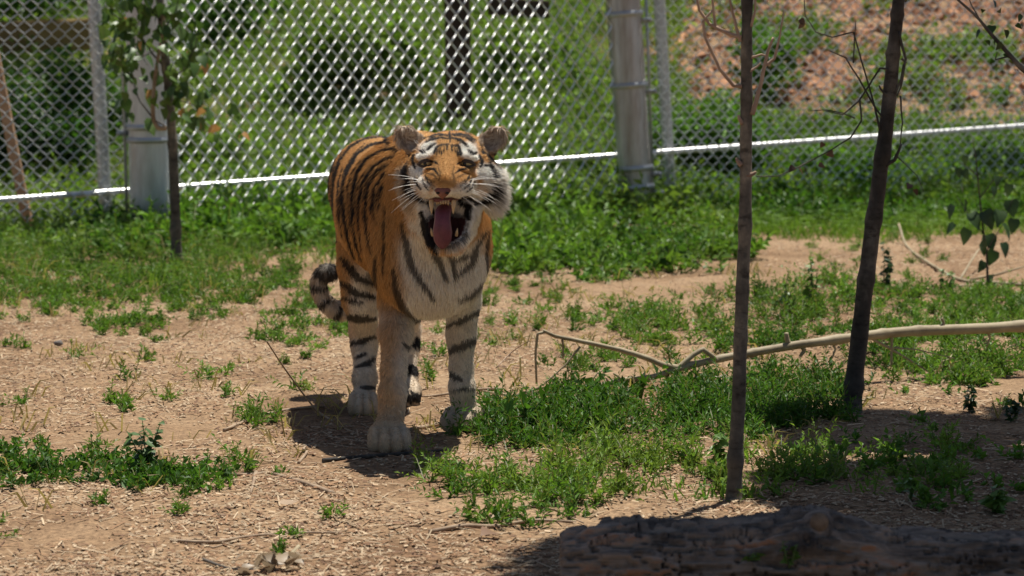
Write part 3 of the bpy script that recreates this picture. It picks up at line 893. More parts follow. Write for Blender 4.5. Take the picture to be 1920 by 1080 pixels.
def surface_nets(D, lo, h):
    S = D < 0
    cnt = sum(S[i:S.shape[0] - 1 + i, j:S.shape[1] - 1 + j, k:S.shape[2] - 1 + k].astype(np.int8) for i in (0, 1) for j in (0, 1) for k in (0, 1))
    cells = np.argwhere((cnt > 0) & (cnt < 8))
    idx = np.full(cnt.shape, -1, np.int32)
    idx[tuple(cells.T)] = np.arange(len(cells))
    acc = np.zeros((len(cells), 3)); num = np.zeros(len(cells))
    corners = [(i, j, k) for i in (0, 1) for j in (0, 1) for k in (0, 1)]
    val = {c: D[cells[:, 0] + c[0], cells[:, 1] + c[1], cells[:, 2] + c[2]] for c in corners}
    for c in corners:
        for ax in range(3):
            if c[ax]: continue
            e = list(c); e[ax] = 1; e = tuple(e)
            v0, v1 = val[c], val[e]
            x = (v0 < 0) != (v1 < 0)
            t = np.where(x, v0 / np.where(x, v0 - v1, 1), 0)
            p = np.array(c, float)[None].repeat(len(cells), 0); p[:, ax] += t
            acc[x] += p[x]; num[x] += 1
    V = lo + h * (cells + acc / num[:, None])
    quads = []
    for ax in range(3):
        o1, o2 = [(1, 2), (2, 0), (0, 1)][ax]
        a = [slice(None)] * 3; b = [slice(None)] * 3
        a[ax] = slice(0, -1); b[ax] = slice(1, None)
        s0, s1 = S[tuple(a)], S[tuple(b)]
        e = np.argwhere(s0 != s1)
        e = e[(e[:, o1] > 0) & (e[:, o2] > 0) & (e[:, o1] < cnt.shape[o1]) & (e[:, o2] < cnt.shape[o2])]
        flip = s0[tuple(e.T)]
        def at(d1, d2):
            c = e.copy(); c[:, o1] += d1; c[:, o2] += d2
            return idx[tuple(c.T)]
        q = np.stack([at(-1, -1), at(0, -1), at(0, 0), at(-1, 0)], 1)
        q[~flip] = q[~flip][:, ::-1]
        quads.append(q)
    return V, np.vstack(quads)

TV, TQ = surface_nets(FIELD, LO, HS)
TV[:, 2] = np.maximum(TV[:, 2], -0.004)
def vertex_normals(V, Q):
    n = np.cross(V[Q[:, 2]] - V[Q[:, 0]], V[Q[:, 3]] - V[Q[:, 1]])
    out = np.zeros_like(V)
    for k in range(4):
        for c in range(3):
            out[:, c] += np.bincount(Q[:, k], n[:, c], len(V))
    return unit(out)
E = np.vstack([TQ[:, [0, 1]], TQ[:, [1, 2]], TQ[:, [2, 3]], TQ[:, [3, 0]]])
for _ in range(2):
    deg = np.bincount(E[:, 0], minlength=len(TV)) + np.bincount(E[:, 1], minlength=len(TV))
    av = np.stack([np.bincount(E[:, 0], TV[E[:, 1], c], len(TV)) + np.bincount(E[:, 1], TV[E[:, 0], c], len(TV)) for c in range(3)], 1) / deg[:, None]
    TV = TV * 0.5 + av * 0.5
TN = vertex_normals(TV, TQ)

# ---- coat pattern
def coat(TV, TN):
    """coat colour at points of the skin, with the head coordinates"""
    U, Vp = uv_of(TV)
    jit = (fbm(TV[:, 0] * 60, TV[:, 1] * 60, TV[:, 2] * 60, 3, 2) - 0.5)
    jit2 = (fbm(TV[:, 0] * 9, TV[:, 1] * 9, TV[:, 2] * 9, 13, 2) - 0.5)
    hl = (TV - HC) / HSC
    ca, sa = math.cos(HYAW), math.sin(HYAW)
    HA, HB, HCc = hl[:, 0] * ca + hl[:, 1] * sa, hl[:, 2], hl[:, 0] * sa - hl[:, 1] * ca
    is_head = (TV[:, 1] < 9.80) & (HB > -150) & (np.sqrt((HA / 112) ** 2 + ((HB + 20) / 135) ** 2) < 1) & (HCc > -70 - 0.2 * HB)
    w_head = sstep(-75, -45, HCc) * is_head

    ORANGE = np.array((0.53, 0.288, 0.098)); DEEP = np.array((0.42, 0.18, 0.048)); TAN = np.array((0.58, 0.34, 0.14))
    CREAM = np.array((0.70, 0.60, 0.46)); WHITE = np.array((0.92, 0.87, 0.78)); BLACK = np.array((0.014, 0.011, 0.010))
    n = len(TV)
    def mixc(C, col, w):
        return C * (1 - w[:, None]) + np.asarray(col) * w[:, None]
    C = np.tile(ORANGE, (n, 1))
    C = mixc(C, DEEP, sstep(0.0, 0.3, jit2) * 0.5 * (TV[:, 2] > 0.7))
    # pale belly, chest, inner legs
    pale = np.zeros(n)
    pale = np.maximum(pale, sstep(0.50, 0.40, TV[:, 2] + 0.04 * jit2) * (TV[:, 1] < 10.2))
    pale = np.maximum(pale, sstep(0.66, 0.46, TV[:, 2] + 0.05 * jit2) * (TV[:, 1] >= 10.2) * sstep(0.9, 0.2, np.abs(TN[:, 0])) )
    front = sstep(0.05, -0.45, TN[:, 1])
    chest = front * sstep(735, 775, U + 25 * jit2) * sstep(925, 900, U) * sstep(405, 450, Vp) * (TV[:, 1] < 10.25)
    pale = np.maximum(pale, chest)
    leftleg = sstep(730, 785, U + 20 * jit2) * (Vp > 470) * (TV[:, 1] < 10.25)
    pale = np.maximum(pale, leftleg * sstep(922, 905, U))
    hind = (TV[:, 1] > 10.25) & (Vp > 440)
    pale = np.maximum(pale, hind * sstep(440, 600, Vp + 30 * jit2) * sstep(640, 662, U) * 0.9)
    C = mixc(C, CREAM, pale * 0.75)
    C = mixc(C, WHITE, sstep(0.35, 1.0, pale) * np.where(Vp < 600, 0.7, 0.45))
    C = mixc(C, TAN, (TV[:, 1] < 10.2) * sstep(520, 640, Vp) * sstep(764, 730, U + 25 * jit2) * 0.8)
    C = mixc(C, TAN, (TV[:, 1] > 10.25) * sstep(560, 640, Vp) * sstep(672, 655, U) * 0.5)
    C = mixc(C, (0.47, 0.37, 0.26), sstep(0.16, 0.07, TV[:, 2] + 0.05 * jit2) * 0.75)

    # rings round the trunk
    ax = np.array([-math.sin(BYAW), math.cos(BYAW), 0])
    s = (TV - P(800, 430, 9.86)) @ ax
    hgt = TV[:, 2]
    ph = s * 11.5 + 0.55 * (fbm(TV[:, 0] * 4, TV[:, 1] * 3, TV[:, 2] * 4, 41, 2) - 0.5) * 2 + 0.5 * np.sin(hgt * 7) + 0.15 * jit
    fr = np.abs((ph % 1.0) - 0.5) * 2
    wid = 0.47 + 0.3 * (fbm(TV[:, 0] * 9, np.floor(ph) * 3.1, TV[:, 2] * 5, 47, 2) - 0.5) * 2
    ring = sstep(wid + 0.07, wid - 0.05, fr + 0.3 * jit)
    split = sstep(0.10, 0.02, np.abs(fr - 0.06)) * sstep(0.52, 0.6, fbm(hgt * 5, np.floor(ph) * 7.7, seed=51))   # doubled stripes
    ring = ring * (1 - 0.75 * split)
    trunk = (TV[:, 1] > 9.86) & (hgt > 0.40) & (~is_head)
    trunk_w = trunk * sstep(0.42, 0.55, hgt) * sstep(9.84, 10.0, TV[:, 1])
    seen = sstep(0.25, 0.0, TN[:, 0]) * sstep(10.85, 10.7, TV[:, 1])      # left flank carries its own markings below
    black = ring * trunk_w * (1 - 0.4 * pale) * (1 - seen)

    def stroke(pts, w, sx=1.0, ox=0.0, oy=0.0, mask=None, strength=1.0, taper=True):
        """dark marking following a polyline given in photo coordinates"""
        nonlocal black
        p = np.array(pts, float) / sx + np.array([ox, oy])
        w = w / sx / 2
        lo, hi = p.min(0) - 3 * w - 3, p.max(0) + 3 * w + 3
        sel = (U > lo[0]) & (U < hi[0]) & (Vp > lo[1]) & (Vp < hi[1])
        if mask is not None: sel &= mask
        i = np.where(sel)[0]
        if len(i) == 0: return
        q = np.stack([U[i], Vp[i]], 1); best = np.full(len(i), 1e9); bt = np.zeros(len(i))
        L = np.concatenate([[0], np.cumsum(np.linalg.norm(np.diff(p, axis=0), axis=1))]); 
        for k in range(len(p) - 1):
            ab = p[k + 1] - p[k]
            t = np.clip(((q - p[k]) @ ab) / (ab @ ab), 0, 1)
            d = np.linalg.norm(q - p[k] - t[:, None] * ab, axis=1)
            u = d < best
            best[u] = d[u]; bt[u] = (L[k] + t[u] * (L[k + 1] - L[k])) / L[-1]
        ww = w * ((0.45 + 0.55 * np.sin(np.pi * np.clip(bt * 0.9 + 0.05, 0, 1))) if taper else 1.0)
        a = sstep(ww + 1.3, ww - 1.1, best + 3.0 * jit[i]) * strength
        black[i] = np.maximum(black[i], a)

    Z1 = dict(sx=4.1545, ox=560, oy=220)
    flank = trunk & (TV[:, 1] > 9.8)
    for pts, w in (([(236, 640), (240, 500), (262, 400), (305, 290), (385, 190), (480, 138), (600, 125)], 22), ([(300, 960), (272, 760), (272, 600), (285, 470), (325, 340), (405, 235), (520, 170), (640, 158)], 26),
                   ([(330, 800), (312, 640), (322, 500), (350, 400)], 14), ([(430, 1080), (395, 930), (372, 770), (360, 580), (385, 420), (462, 290), (565, 222), (700, 195)], 34),
                   ([(480, 1080), (450, 940), (430, 780), (440, 570), (482, 410), (565, 305), (680, 250), (780, 238)], 28), ([(500, 1000), (478, 820), (490, 630), (522, 490), (602, 375), (700, 310), (820, 288)], 24),
                   ([(575, 1040), (550, 900), (540, 740), (545, 620), (570, 500), (635, 405), (725, 345), (830, 318)], 24), ([(580, 700), (592, 620), (615, 520), (685, 425), (830, 368)], 22), ([(680, 1040), (665, 900), (672, 760)], 18),
                   ([(640, 690), (642, 620), (665, 520), (725, 450), (810, 402)], 20), ([(690, 660), (722, 545), (790, 460)], 18), ([(740, 620), (765, 520), (800, 480)], 16), ([(620, 118), (690, 165), (730, 205)], 52), ([(770, 235), (835, 300)], 40),
                   ([(262, 820), (252, 660), (258, 520), (285, 400), (345, 280)], 10), ([(345, 900), (335, 720), (338, 560), (362, 430), (430, 300), (520, 215)], 11), ([(415, 860), (402, 660), (410, 520), (445, 420), (520, 320)], 11), ([(462, 760), (462, 600), (500, 470), (575, 370)], 10), ([(520, 760), (516, 640), (548, 500), (618, 400), (700, 345)], 11), ([(610, 800), (600, 700), (622, 590), (655, 500)], 11), ([(700, 900), (690, 780), (700, 690)], 12),
                   ([(840, 1000), (832, 900), (820, 800)], 20), ([(885, 1020), (860, 900), (850, 840)], 16)):
        stroke(pts, w, mask=flank | ((TV[:, 1] > 9.7) & ~is_head), **Z1)
    Z2 = dict(sx=2.25, ox=560, oy=420)
    fm = (TV[:, 1] < 10.3) & (~is_head)
    for pts, w in (([(500, -40), (530, 0), (570, 90), (622, 225)], 34), ([(440, -20), (455, 60), (480, 170), (530, 250), (572, 305)], 28), ([(405, 180), (412, 260), (435, 335), (505, 415)], 30),
                   ([(640, 130), (652, 170), (655, 225)], 18), ([(745, 100), (720, 160), (668, 205)], 26), ([(785, 220), (735, 280), (675, 312)], 24), ([(790, 345), (700, 400), (612, 432)], 24),
                   ([(775, 475), (690, 512), (605, 545)], 34), ([(635, 620), (690, 662)], 24), ([(640, 700), (740, 690)], 14), ([(370, -80), (365, 60), (360, 190)], 12), ([(330, 130), (322, 260), (318, 360)], 20),
                   ([(440, 500), (480, 535)], 22), ([(790, 20), (785, 120), (795, 200)], 14), ([(590, 80), (660, 140), (730, 110), (780, 20)], 20)):
        stroke(pts, w, mask=fm, strength=0.8, **Z2)  # chest and foreleg stripes weakened: reflection haze put into their colour
    hm = (TV[:, 1] > 10.3)
    for pts, w in (([(185, 140), (250, 225), (315, 245)], 36), ([(180, 240), (245, 290), (318, 305)], 34), ([(190, 310), (240, 325), (270, 330)], 20), ([(190, 380), (250, 398), (318, 392)], 32), ([(215, 500), (260, 495), (318, 470)], 30),
                   ([(245, 560), (285, 545)], 18), ([(250, 600), (290, 585), (325, 555)], 22), ([(265, 690), (318, 690)], 20), ([(205, 0), (225, 90), (300, 165)], 34), ([(260, -20), (275, 60), (300, 110)], 28)):
        stroke(pts, w, mask=hm, strength=0.9, **Z2)  # hind leg stripes slightly faded too, haze put into the colour
    # other hind leg and tail bands
    oh = (TV[:, 1] > 10.5) & (U > 715) & (Vp > 470)
    black = np.maximum(black, oh * sstep(0.55, 0.75, np.sin(Vp * 0.12 + 2 * jit) * 0.5 + 0.5))
    tp = tl; dist = np.full(n, 1e9); tt = np.zeros(n)
    cand = np.where((TV[:, 1] > 10.8) & (U < 690))[0]
    dd = np.linalg.norm(TV[cand][:, None] - tp[None], axis=2)
    tt = dd.argmin(1) / (len(tp) - 1); on = dd.min(1) < 0.06
    tailband = np.maximum(sstep(0.45, 0.62, np.sin(tt * 54 + 0.8) * 0.5 + 0.5), sstep(0.86, 0.9, tt))
    C[cand[on]] = C[cand[on]] * 0.25 + np.array((0.56, 0.48, 0.39)) * 0.75
    black[cand[on]] = tailband[on] * 0.92

    # head
    C[is_head] = ORANGE * 1.02
    Z3 = dict(sx=4.154, ox=720, oy=220)
    def patch(cx, cy, rx, ry, col, soft=0.35, w=1.0, rot=0.0):
        """a soft-edged coat patch on the head, in the same coordinates as the strokes"""
        nonlocal C
        x = (U - 720) * 4.154 - cx; y = (Vp - 220) * 4.154 - cy
        cr, sr = math.cos(rot), math.sin(rot)
        e = np.sqrt(((x * cr + y * sr) / rx) ** 2 + ((-x * sr + y * cr) / ry) ** 2) + 0.5 * jit
        C = mixc(C, col, sstep(1 + soft, 1 - soft, e) * w * is_head)
    patch(530, 90, 260, 60, DEEP * 1.3, 0.6, 0.6)
    patch(540, 760, 330, 250, WHITE * 0.9, 0.25)                # jaw and throat
    patch(180, 560, 95, 160, (0.42, 0.33, 0.24), 0.4)
    patch(880, 560, 110, 190, WHITE * 0.85, 0.4)
    patch(345, 250, 80, 55, WHITE, 0.3, 1.0, -0.6)
    patch(300, 305, 50, 26, WHITE, 0.3)
    patch(655, 265, 72, 62, WHITE, 0.3, 1.0, 0.6)
    patch(690, 315, 50, 24, WHITE, 0.3)
    patch(785, 430, 75, 65, WHITE, 0.35)
    patch(265, 430, 60, 60, WHITE * 0.9, 0.35)
    patch(310, 520, 60, 75, WHITE, 0.3, 0.9, -0.3)
    patch(655, 540, 65, 70, WHITE, 0.3, 0.9, 0.3)
    patch(480, 612, 120, 18, WHITE * 0.85, 0.3)
    patch(480, 430, 115, 150, ORANGE * 1.05, 0.25)                # bridge of the nose
    patch(370, 450, 65, 62, ORANGE, 0.3)
    patch(615, 455, 65, 62, ORANGE, 0.3)
    patch(480, 520, 70, 30, TAN * 0.8, 0.5, 0.7)
    hdm = is_head & (HCc > -40)
    for pts, w in ((([(505, 120), (512, 160), (512, 205)]), 14), ([(290, 205), (340, 165), (420, 145), (495, 150)], 13), ([(530, 145), (620, 155), (690, 200)], 13), ([(410, 300), (418, 262), (440, 250)], 11), ([(590, 300), (585, 265), (560, 250)], 11), ([(490, 225), (488, 262)], 10), ([(525, 228), (530, 268)], 10), ([(450, 262), (446, 300)], 9), ([(565, 262), (572, 300)], 9), ([(380, 108), (470, 90), (560, 88), (660, 112)], 12), ([(330, 200), (380, 180), (430, 165), (500, 178)], 18), ([(525, 165), (590, 185), (645, 232)], 26), ([(395, 285), (410, 245), (445, 222), (500, 218)], 16),
                   ([(520, 222), (570, 232), (592, 275)], 16), ([(330, 165), (400, 130), (480, 112), (580, 112), (670, 145)], 16), ([(345, 262), (375, 228), (410, 210)], 16), ([(440, 240), (430, 285)], 10), ([(470, 235), (465, 275)], 10),
                   ([(545, 240), (555, 280)], 10), ([(580, 250), (600, 290)], 10), ([(650, 265), (690, 290), (712, 280)], 30), ([(285, 265), (325, 278)], 24), ([(250, 210), (215, 270), (195, 330)], 26), ([(240, 300), (232, 350), (250, 400)], 18),
                   ([(190, 330), (178, 430), (200, 540), (260, 620), (330, 650)], 30), ([(735, 215), (775, 280), (830, 345), (870, 372)], 26), ([(735, 300), (755, 350), (745, 390)], 20), ([(800, 330), (825, 420), (830, 470)], 19),
                   ([(835, 520), (815, 575), (760, 635), (690, 668)], 36), ([(930, 300), (900, 400), (905, 470)], 16), ([(335, 405), (390, 405), (425, 450)], 12), ([(545, 440), (590, 410), (650, 395)], 12), ([(250, 470), (260, 520), (290, 560)], 14),  # two of these are wrinkle lines, crease shade painted dark
                   ([(300, 470), (320, 530), (360, 575)], 9), ([(325, 450), (345, 505), (385, 555)], 9), ([(680, 470), (660, 520), (610, 560)], 9), ([(660, 450), (640, 495), (600, 530)], 9), ([(700, 500), (680, 550), (640, 580)], 9),
                   ([(610, 640), (655, 700), (650, 790)], 40), ([(350, 640), (375, 720), (400, 800)], 26), ([(300, 730), (330, 850), (385, 960), (420, 1050)], 44), ([(745, 850), (710, 950), (640, 1040)], 44), ([(600, 625), (660, 620), (720, 660)], 22),
                   ([(770, 380), (800, 380)], 14), ([(560, 140), (640, 150), (700, 190)], 14), ([(470, 90), (530, 100), (600, 92)], 14), ([(860, 250), (840, 290), (862, 330)], 30)):
        stroke(pts, w * (1.35 if w < 19 else 1.05), mask=hdm, **Z3)
    for pts in ([(425, 445), (400, 405), (345, 398)], [(415, 480), (385, 445), (330, 440)], [(555, 440), (600, 408), (655, 402)], [(560, 475), (612, 445), (668, 442)], [(420, 385), (440, 440), (428, 500)], [(545, 390), (530, 440), (545, 500)], [(330, 470), (370, 500), (395, 545)], [(650, 480), (610, 505), (580, 545)]):  # snarl wrinkles: shade of the creases painted as dark lines
        stroke(pts, 13, mask=hdm, strength=0.6, **Z3)
    for r_ in range(3):
        for k_ in range(5):
            stroke([(322 + 17 * k_, 462 + 30 * r_ + 10 * k_), (328 + 17 * k_, 468 + 30 * r_ + 10 * k_)], 12, mask=hdm, strength=0.85, **Z3)
            stroke([(662 - 17 * k_, 470 + 30 * r_ + 9 * k_), (656 - 17 * k_, 476 + 30 * r_ + 9 * k_)], 12, mask=hdm, strength=0.85, **Z3)
    for cx, cy, rx, ry in ((347, 345, 56, 22), (643, 350, 56, 20)):   # dark eye rims
        stroke([(cx - rx * 0.6, cy), (cx + rx * 0.6, cy + 4)], ry * 2.0, mask=hdm, **Z3)
    stroke([(395, 350), (425, 375)], 16, mask=hdm, **Z3); stroke([(590, 352), (560, 372)], 16, mask=hdm, **Z3)
    stroke([(400, 625), (480, 632), (560, 628)], 12, mask=hdm, strength=0.8, **Z3)
    # backs and insides of the ears
    for sgn, (ex, ey) in ((-1, (170, 160)), (1, (885, 180))):
        q = HL(sgn * 82, 58, -26)
        dq = np.linalg.norm((TV - q) / HSC, axis=1)
        inn = sstep(33, 27, dq + 14 * jit) * (TN[:, 1] < 0.25)
        streak = sstep(0.44, 0.58, fbm(TV[:, 0] * 90, TV[:, 1] * 20, TV[:, 2] * 220, 91, 2))
        C = mixc(C, np.array((0.38, 0.29, 0.21)), inn)
        C = mixc(C, np.array((0.72, 0.65, 0.54)), inn * streak * sstep(28, 12, dq) * 0.9)
        black = black * (1 - inn)
        back = (dq < 48) & (TN[:, 1] > 0.5) & (HB > 25)
        black = np.where(back, 0.9, black)
    C = mixc(C, BLACK, np.clip(black, 0, 1))
    # mouth lining
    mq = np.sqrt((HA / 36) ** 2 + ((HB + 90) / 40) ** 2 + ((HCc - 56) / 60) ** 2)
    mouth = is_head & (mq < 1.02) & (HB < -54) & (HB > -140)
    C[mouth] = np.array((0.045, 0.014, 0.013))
    lip = is_head & (mq >= 1.02) & (mq < 1.12) & (HB < -52) & (HCc > -10)
    C[lip] = C[lip] * 0.25 + np.array((0.02, 0.013, 0.012)) * 0.75
    C = np.clip(C * (1 + 0.25 * jit[:, None]), 0.006, 0.9)


    return C, is_head, HA, HB, HCc, mouth
C, is_head, HA, HB, HCc, mouth = coat(TV, TN)

TB = P(745, 800, 10.1); TB[2] = 0.0
tiger = thing('tiger', TB, 'orange and black striped tiger standing with mouth wide open and tongue out', 'tiger')
M_SKIN = attr_mat('tiger_coat', 0.75, spec=0.2)
body = child('body', TV, [TQ], M_SKIN, tiger, True, C)

# ---- fur
def make_fur():
    q = TV[TQ]
    area = 0.5 * np.linalg.norm(np.cross(q[:, 2] - q[:, 0], q[:, 3] - q[:, 1]), axis=1)
    nh = 300000
    wgt = area * np.where(is_head[TQ[:, 0]], 4.5, 1.0) * np.where(TV[TQ[:, 0], 1] > 10.4, 0.8, 1.0) * (~mouth[TQ].any(1)) * (TV[TQ[:, 0], 2] > 0.012)
    f = R.choice(len(TQ), nh, p=wgt / wgt.sum())
    b = R.dirichlet((1, 1, 1, 1), nh)
    root = (TV[TQ[f]] * b[..., None]).sum(1); nr = unit((TN[TQ[f]] * b[..., None]).sum(1)); z = root[:, 2]
    cl, hd, a, bb, cc, mo = coat(root, nr)
    flow = np.tile(np.array([-0.15, 1.0, -0.25]), (nh, 1))
    flow = np.where((z < 0.62)[:, None], np.array([0.0, 0.25, -1.0]), flow)
    ch = (root[:, 1] < 10.0) & ~hd
    flow = np.where(ch[:, None], np.array([0.0, 0.3, -1.0]), flow)
    nose = HL(0, -20, 100)
    out = unit(root - nose) * np.array([1.6, 1.2, 1.0]) + np.where((bb < -20)[:, None], np.array([0, 0, -0.5]), np.array([0, 0, 0.1]))
    flow = np.where(hd[:, None], out, flow)
    flow = unit(flow - nr * (flow * nr).sum(1)[:, None])
    L = np.full(nh, 0.013)
    L = np.where(z < 0.45, 0.012, L)
    L = np.where(z < 0.10, 0.0055, L)
    L = np.where(ch & (z > 0.35), 0.021, L)
    L = np.where(root[:, 1] > 10.90, 0.017, L)
    face = hd & (cc > 15)
    L = np.where(hd, 0.014, L); L = np.where(face, 0.0075, L); L = np.where(hd & (cc > 55), 0.0045, L)
    nz = hd & (cc > 93) & (np.abs(a) < 17) & (bb < -22) & (bb > -50); L = np.where(nz, 0.001, L)
    ruff = hd & (np.abs(a) > 62) & (bb < 12) & (cc < 20)
    L = L + np.where(a > 0, 0.034, 0.02) * sstep(18, -18, bb) * sstep(54, 76, np.abs(a)) * sstep(25, 5, cc) * hd
    L = np.where(hd & (bb < -110), 0.022, L)
    ear = hd & (bb > 30) & (np.abs(a) > 58)
    L = np.where(ear, 0.0045, L)
    L = np.where(ear & (cl.mean(1) > 0.4) & (cl[:, 2] > 0.3), 0.010, L)
    L = L * R.uniform(0.55, 1.25, nh)
    lift = np.where(ruff, 0.5, np.where(face, 0.35, 0.42))
    d = unit(flow + nr * lift[:, None] + R.normal(0, 0.16, (nh, 3)))
    p1 = root + d * L[:, None] * 0.5 + nr * (L * 0.05)[:, None]
    p2 = root + d * L[:, None] + flow * (L * 0.18)[:, None] + np.array([0, 0, -0.08]) * L[:, None]
    root = root - nr * 0.002
    pts = np.stack([root, p1, p2], 1) - TB
    cu = bpy.data.hair_curves.new('fur')
    cu.add_curves([3] * nh)
    cu.points.foreach_set('position', pts.astype(np.float32).ravel())
    ra = cu.attributes.get('radius') or cu.attributes.new('radius', 'FLOAT', 'POINT')
    rr = np.tile(np.array([0.00085, 0.0007, 0.00015], np.float32), nh) * np.repeat(np.where(hd, 0.8, 1.0), 3).astype(np.float32)
    ra.data.foreach_set('value', rr.astype(np.float32))
    at = cu.attributes.new('col', 'FLOAT_COLOR', 'POINT')
    c4 = np.ones((nh, 3, 4), np.float32)
    c4[:, :, :3] = (cl * (1 + R.normal(0, 0.14, (nh, 1))))[:, None] * np.array([0.85, 1.0, 1.12])[None, :, None]
    at.data.foreach_set('color', np.clip(c4, 0.004, 1).ravel())
    m = attr_mat('fur', 0.55, spec=0.25)
    cu.materials.append(m)
    link('fur', cu, None, tiger)
make_fur()

# ---- eyes, nose, tongue, teeth, whiskers
def sphere(c, r, nu=16, nv=10):
    th = np.linspace(0, math.pi, nv + 1)[1:-1]; ph = np.arange(nu) * 2 * math.pi / nu
    V = [np.array([0, 0, 1.0])] + [np.array([math.sin(t) * math.cos(p), math.sin(t) * math.sin(p), math.cos(t)]) for t in th for p in ph] + [np.array([0, 0, -1.0])]
    V = np.array(V) * np.asarray(r) + np.asarray(c)
    Q = [[1 + i * nu + j, 1 + (i + 1) * nu + j, 1 + (i + 1) * nu + (j + 1) % nu, 1 + i * nu + (j + 1) % nu] for i in range(nv - 2) for j in range(nu)]
    e = 1 + (nv - 2) * nu
    T = [[0, 1 + j, 1 + (j + 1) % nu] for j in range(nu)] + [[e + (j + 1) % nu, e + j, len(V) - 1] for j in range(nu)]
    return V, [np.array(Q), np.array(T)]
def simple(name, colr, rough, spec=0.5):
    m, nt, b = new_mat(name); b.inputs['Base Color'].default_value = (*colr, 1); b.inputs['Roughness'].default_value = rough
    b.inputs['Specular IOR Level'].default_value = spec
    return m
M_IRIS = simple('iris', (0.36, 0.29, 0.14), 0.08); M_PUPIL = simple('pupil', (0.004, 0.004, 0.004), 0.1)
M_NOSE = noise_mat('nose_skin', [(0.35, (0.16, 0.05, 0.035)), (0.7, (0.30, 0.12, 0.085))], 60, 4, 0.45, 0.3)
M_TONGUE = noise_mat('tongue', [(0.3, (0.115, 0.03, 0.045)), (0.7, (0.19, 0.052, 0.072))], 50, 5, 0.4, 0.35, bscale=220)
M_TOOTH = noise_mat('tooth', [(0.3, (0.50, 0.33, 0.16)), (0.7, (0.66, 0.52, 0.33))], 40, 4, 0.35, 0.1)
M_WHISK = simple('whisker', (0.85, 0.83, 0.78), 0.4)
M_GUM = simple('gum', (0.16, 0.05, 0.045), 0.4)
for sgn in (-1, 1):
    c = HL(sgn * 37, 16.5, 41)
    V, polys = sphere(c, 13 * HSC)
    e = child('eye', V, polys, M_IRIS, tiger)
    V, polys = sphere(HL(sgn * 37 - 1, 16, 52.3), np.array([4.5, 1.9, 4.5]) * HSC)
    child('pupil', V, polys, M_PUPIL, e)
    for nm, b0, tl_ in (('upper_eyelid', 21.5, 4.2), ('lower_eyelid', 11.5, 3.0)):     # lids
        pts = [HL(sgn * 37 + t * 17, b0 - (t * t) * (5 if b0 > 16 else -4) - sgn * t * 2.5, 51 - 8 * t * t) for t in np.linspace(-1, 1, 9)]
        V, polys = tube(np.array(pts), [tl_ * HSC * (1 - 0.55 * t * t) for t in np.linspace(-1, 1, 9)], 8)
        child(nm, V, polys, simple(nm, (0.05, 0.035, 0.028), 0.6), tiger)
# nose pad: triangular shield
prof = [(-13, -27), (-8, -24.5), (0, -24), (8, -24.5), (13, -27), (14, -31), (10, -37), (4, -43), (0, -46), (-4, -43), (-10, -37), (-14, -31)]
V = [HL(a * 1.05, b, 112 - 0.02 * a * a - 0.05 * abs(b + 31)) for a, b in prof] + [HL(a, b, 92) for a, b in prof] + [HL(0, -33, 115)]
Q = [[i, (i + 1) % 12, 12 + (i + 1) % 12, 12 + i] for i in range(12)]
T = [[i, 24, (i + 1) % 12] for i in range(12)]
npad = child('nose', np.array(V), [np.array(Q), np.array(T)], M_NOSE, tiger)
for sgn in (-1, 1):
    V, polys = sphere(HL(sgn * 8.5, -34.5, 112), np.array([3.6, 3, 2.4]) * HSC, 10, 6)
    child('nostril', V, polys, simple('nostril', (0.012, 0.006, 0.006), 0.6), npad)
# tongue
ns, nt_ = 16, 10
tp = catmull([HL(-2, -66, 22), HL(-3, -64, 52), HL(-4, -74, 76), HL(-4, -98, 84), HL(-4, -122, 82), HL(-4, -139, 77)], 4)
wd = np.interp(np.linspace(0, 1, len(tp)), [0, 0.3, 0.5, 0.7, 0.86, 0.95, 1], [15, 15.5, 15, 18.5, 16, 11, 5])
V = []
for i, c in enumerate(tp):
    t = unit(tp[min(i + 1, len(tp) - 1)] - tp[max(i - 1, 0)])
    sx_ = np.array([math.cos(HYAW), math.sin(HYAW), 0]); nn = np.cross(sx_, t)
    for k in range(nt_):
        a = k / nt_ * 2 * math.pi
        x = math.cos(a) * wd[i]; yv = math.sin(a) * 5.5
        groove = -2.6 * math.exp(-(x / 4.5) ** 2) * (1 if math.sin(a) > 0 else 0) + 0.016 * x * x * 0.9
        V.append(c + sx_ * x * HSC + nn * (yv + groove) * HSC)
m_ = len(tp); i = np.arange(m_ - 1)[:, None] * nt_; j = np.arange(nt_)[None]; j2 = (j + 1) % nt_
Q = np.stack([i + j, i + j2, i + nt_ + j2, i + nt_ + j], -1).reshape(-1, 4)
V = np.vstack([V, tp[:1], tp[-1:]]); k = np.arange(nt_)
T = np.vstack([np.stack([(k + 1) % nt_, k, np.full(nt_, m_ * nt_)], 1), np.stack([(m_ - 1) * nt_ + k, (m_ - 1) * nt_ + (k + 1) % nt_, np.full(nt_, m_ * nt_ + 1)], 1)])
child('tongue', V, [Q, T], M_TONGUE, tiger)
def tooth(p, q, r, nm):
    a, b = HL(*p), HL(*q)
    pts = catmull([a, (a + b) / 2 + (HL(0, 0, 2) - HL(0, 0, 0)), b], 4)
    V, polys = tube(pts, np.array([1, 1, 0.96, 0.9, 0.8, 0.66, 0.5, 0.3, 0.08]) * r * HSC, 8)
    child(nm, V, polys, M_TOOTH, tiger)
for sgn in (-1, 1):
    tooth((sgn * 21 - 3, -50, 84), (sgn * 20 - 3, -75, 87), 4.6, 'canine_tooth')
    tooth((sgn * 22 - 3, -118, 52), (sgn * 25 - 3, -103, 58), 3.2, 'canine_tooth')
for k in range(6):
    a = (k - 2.5) * 4.4 - 3
    tooth((a, -50, 91 - 0.05 * a * a), (a, -57.5 - (2 if k in (0, 5) else 0), 92 - 0.05 * a * a), 2.0, 'incisor_tooth')
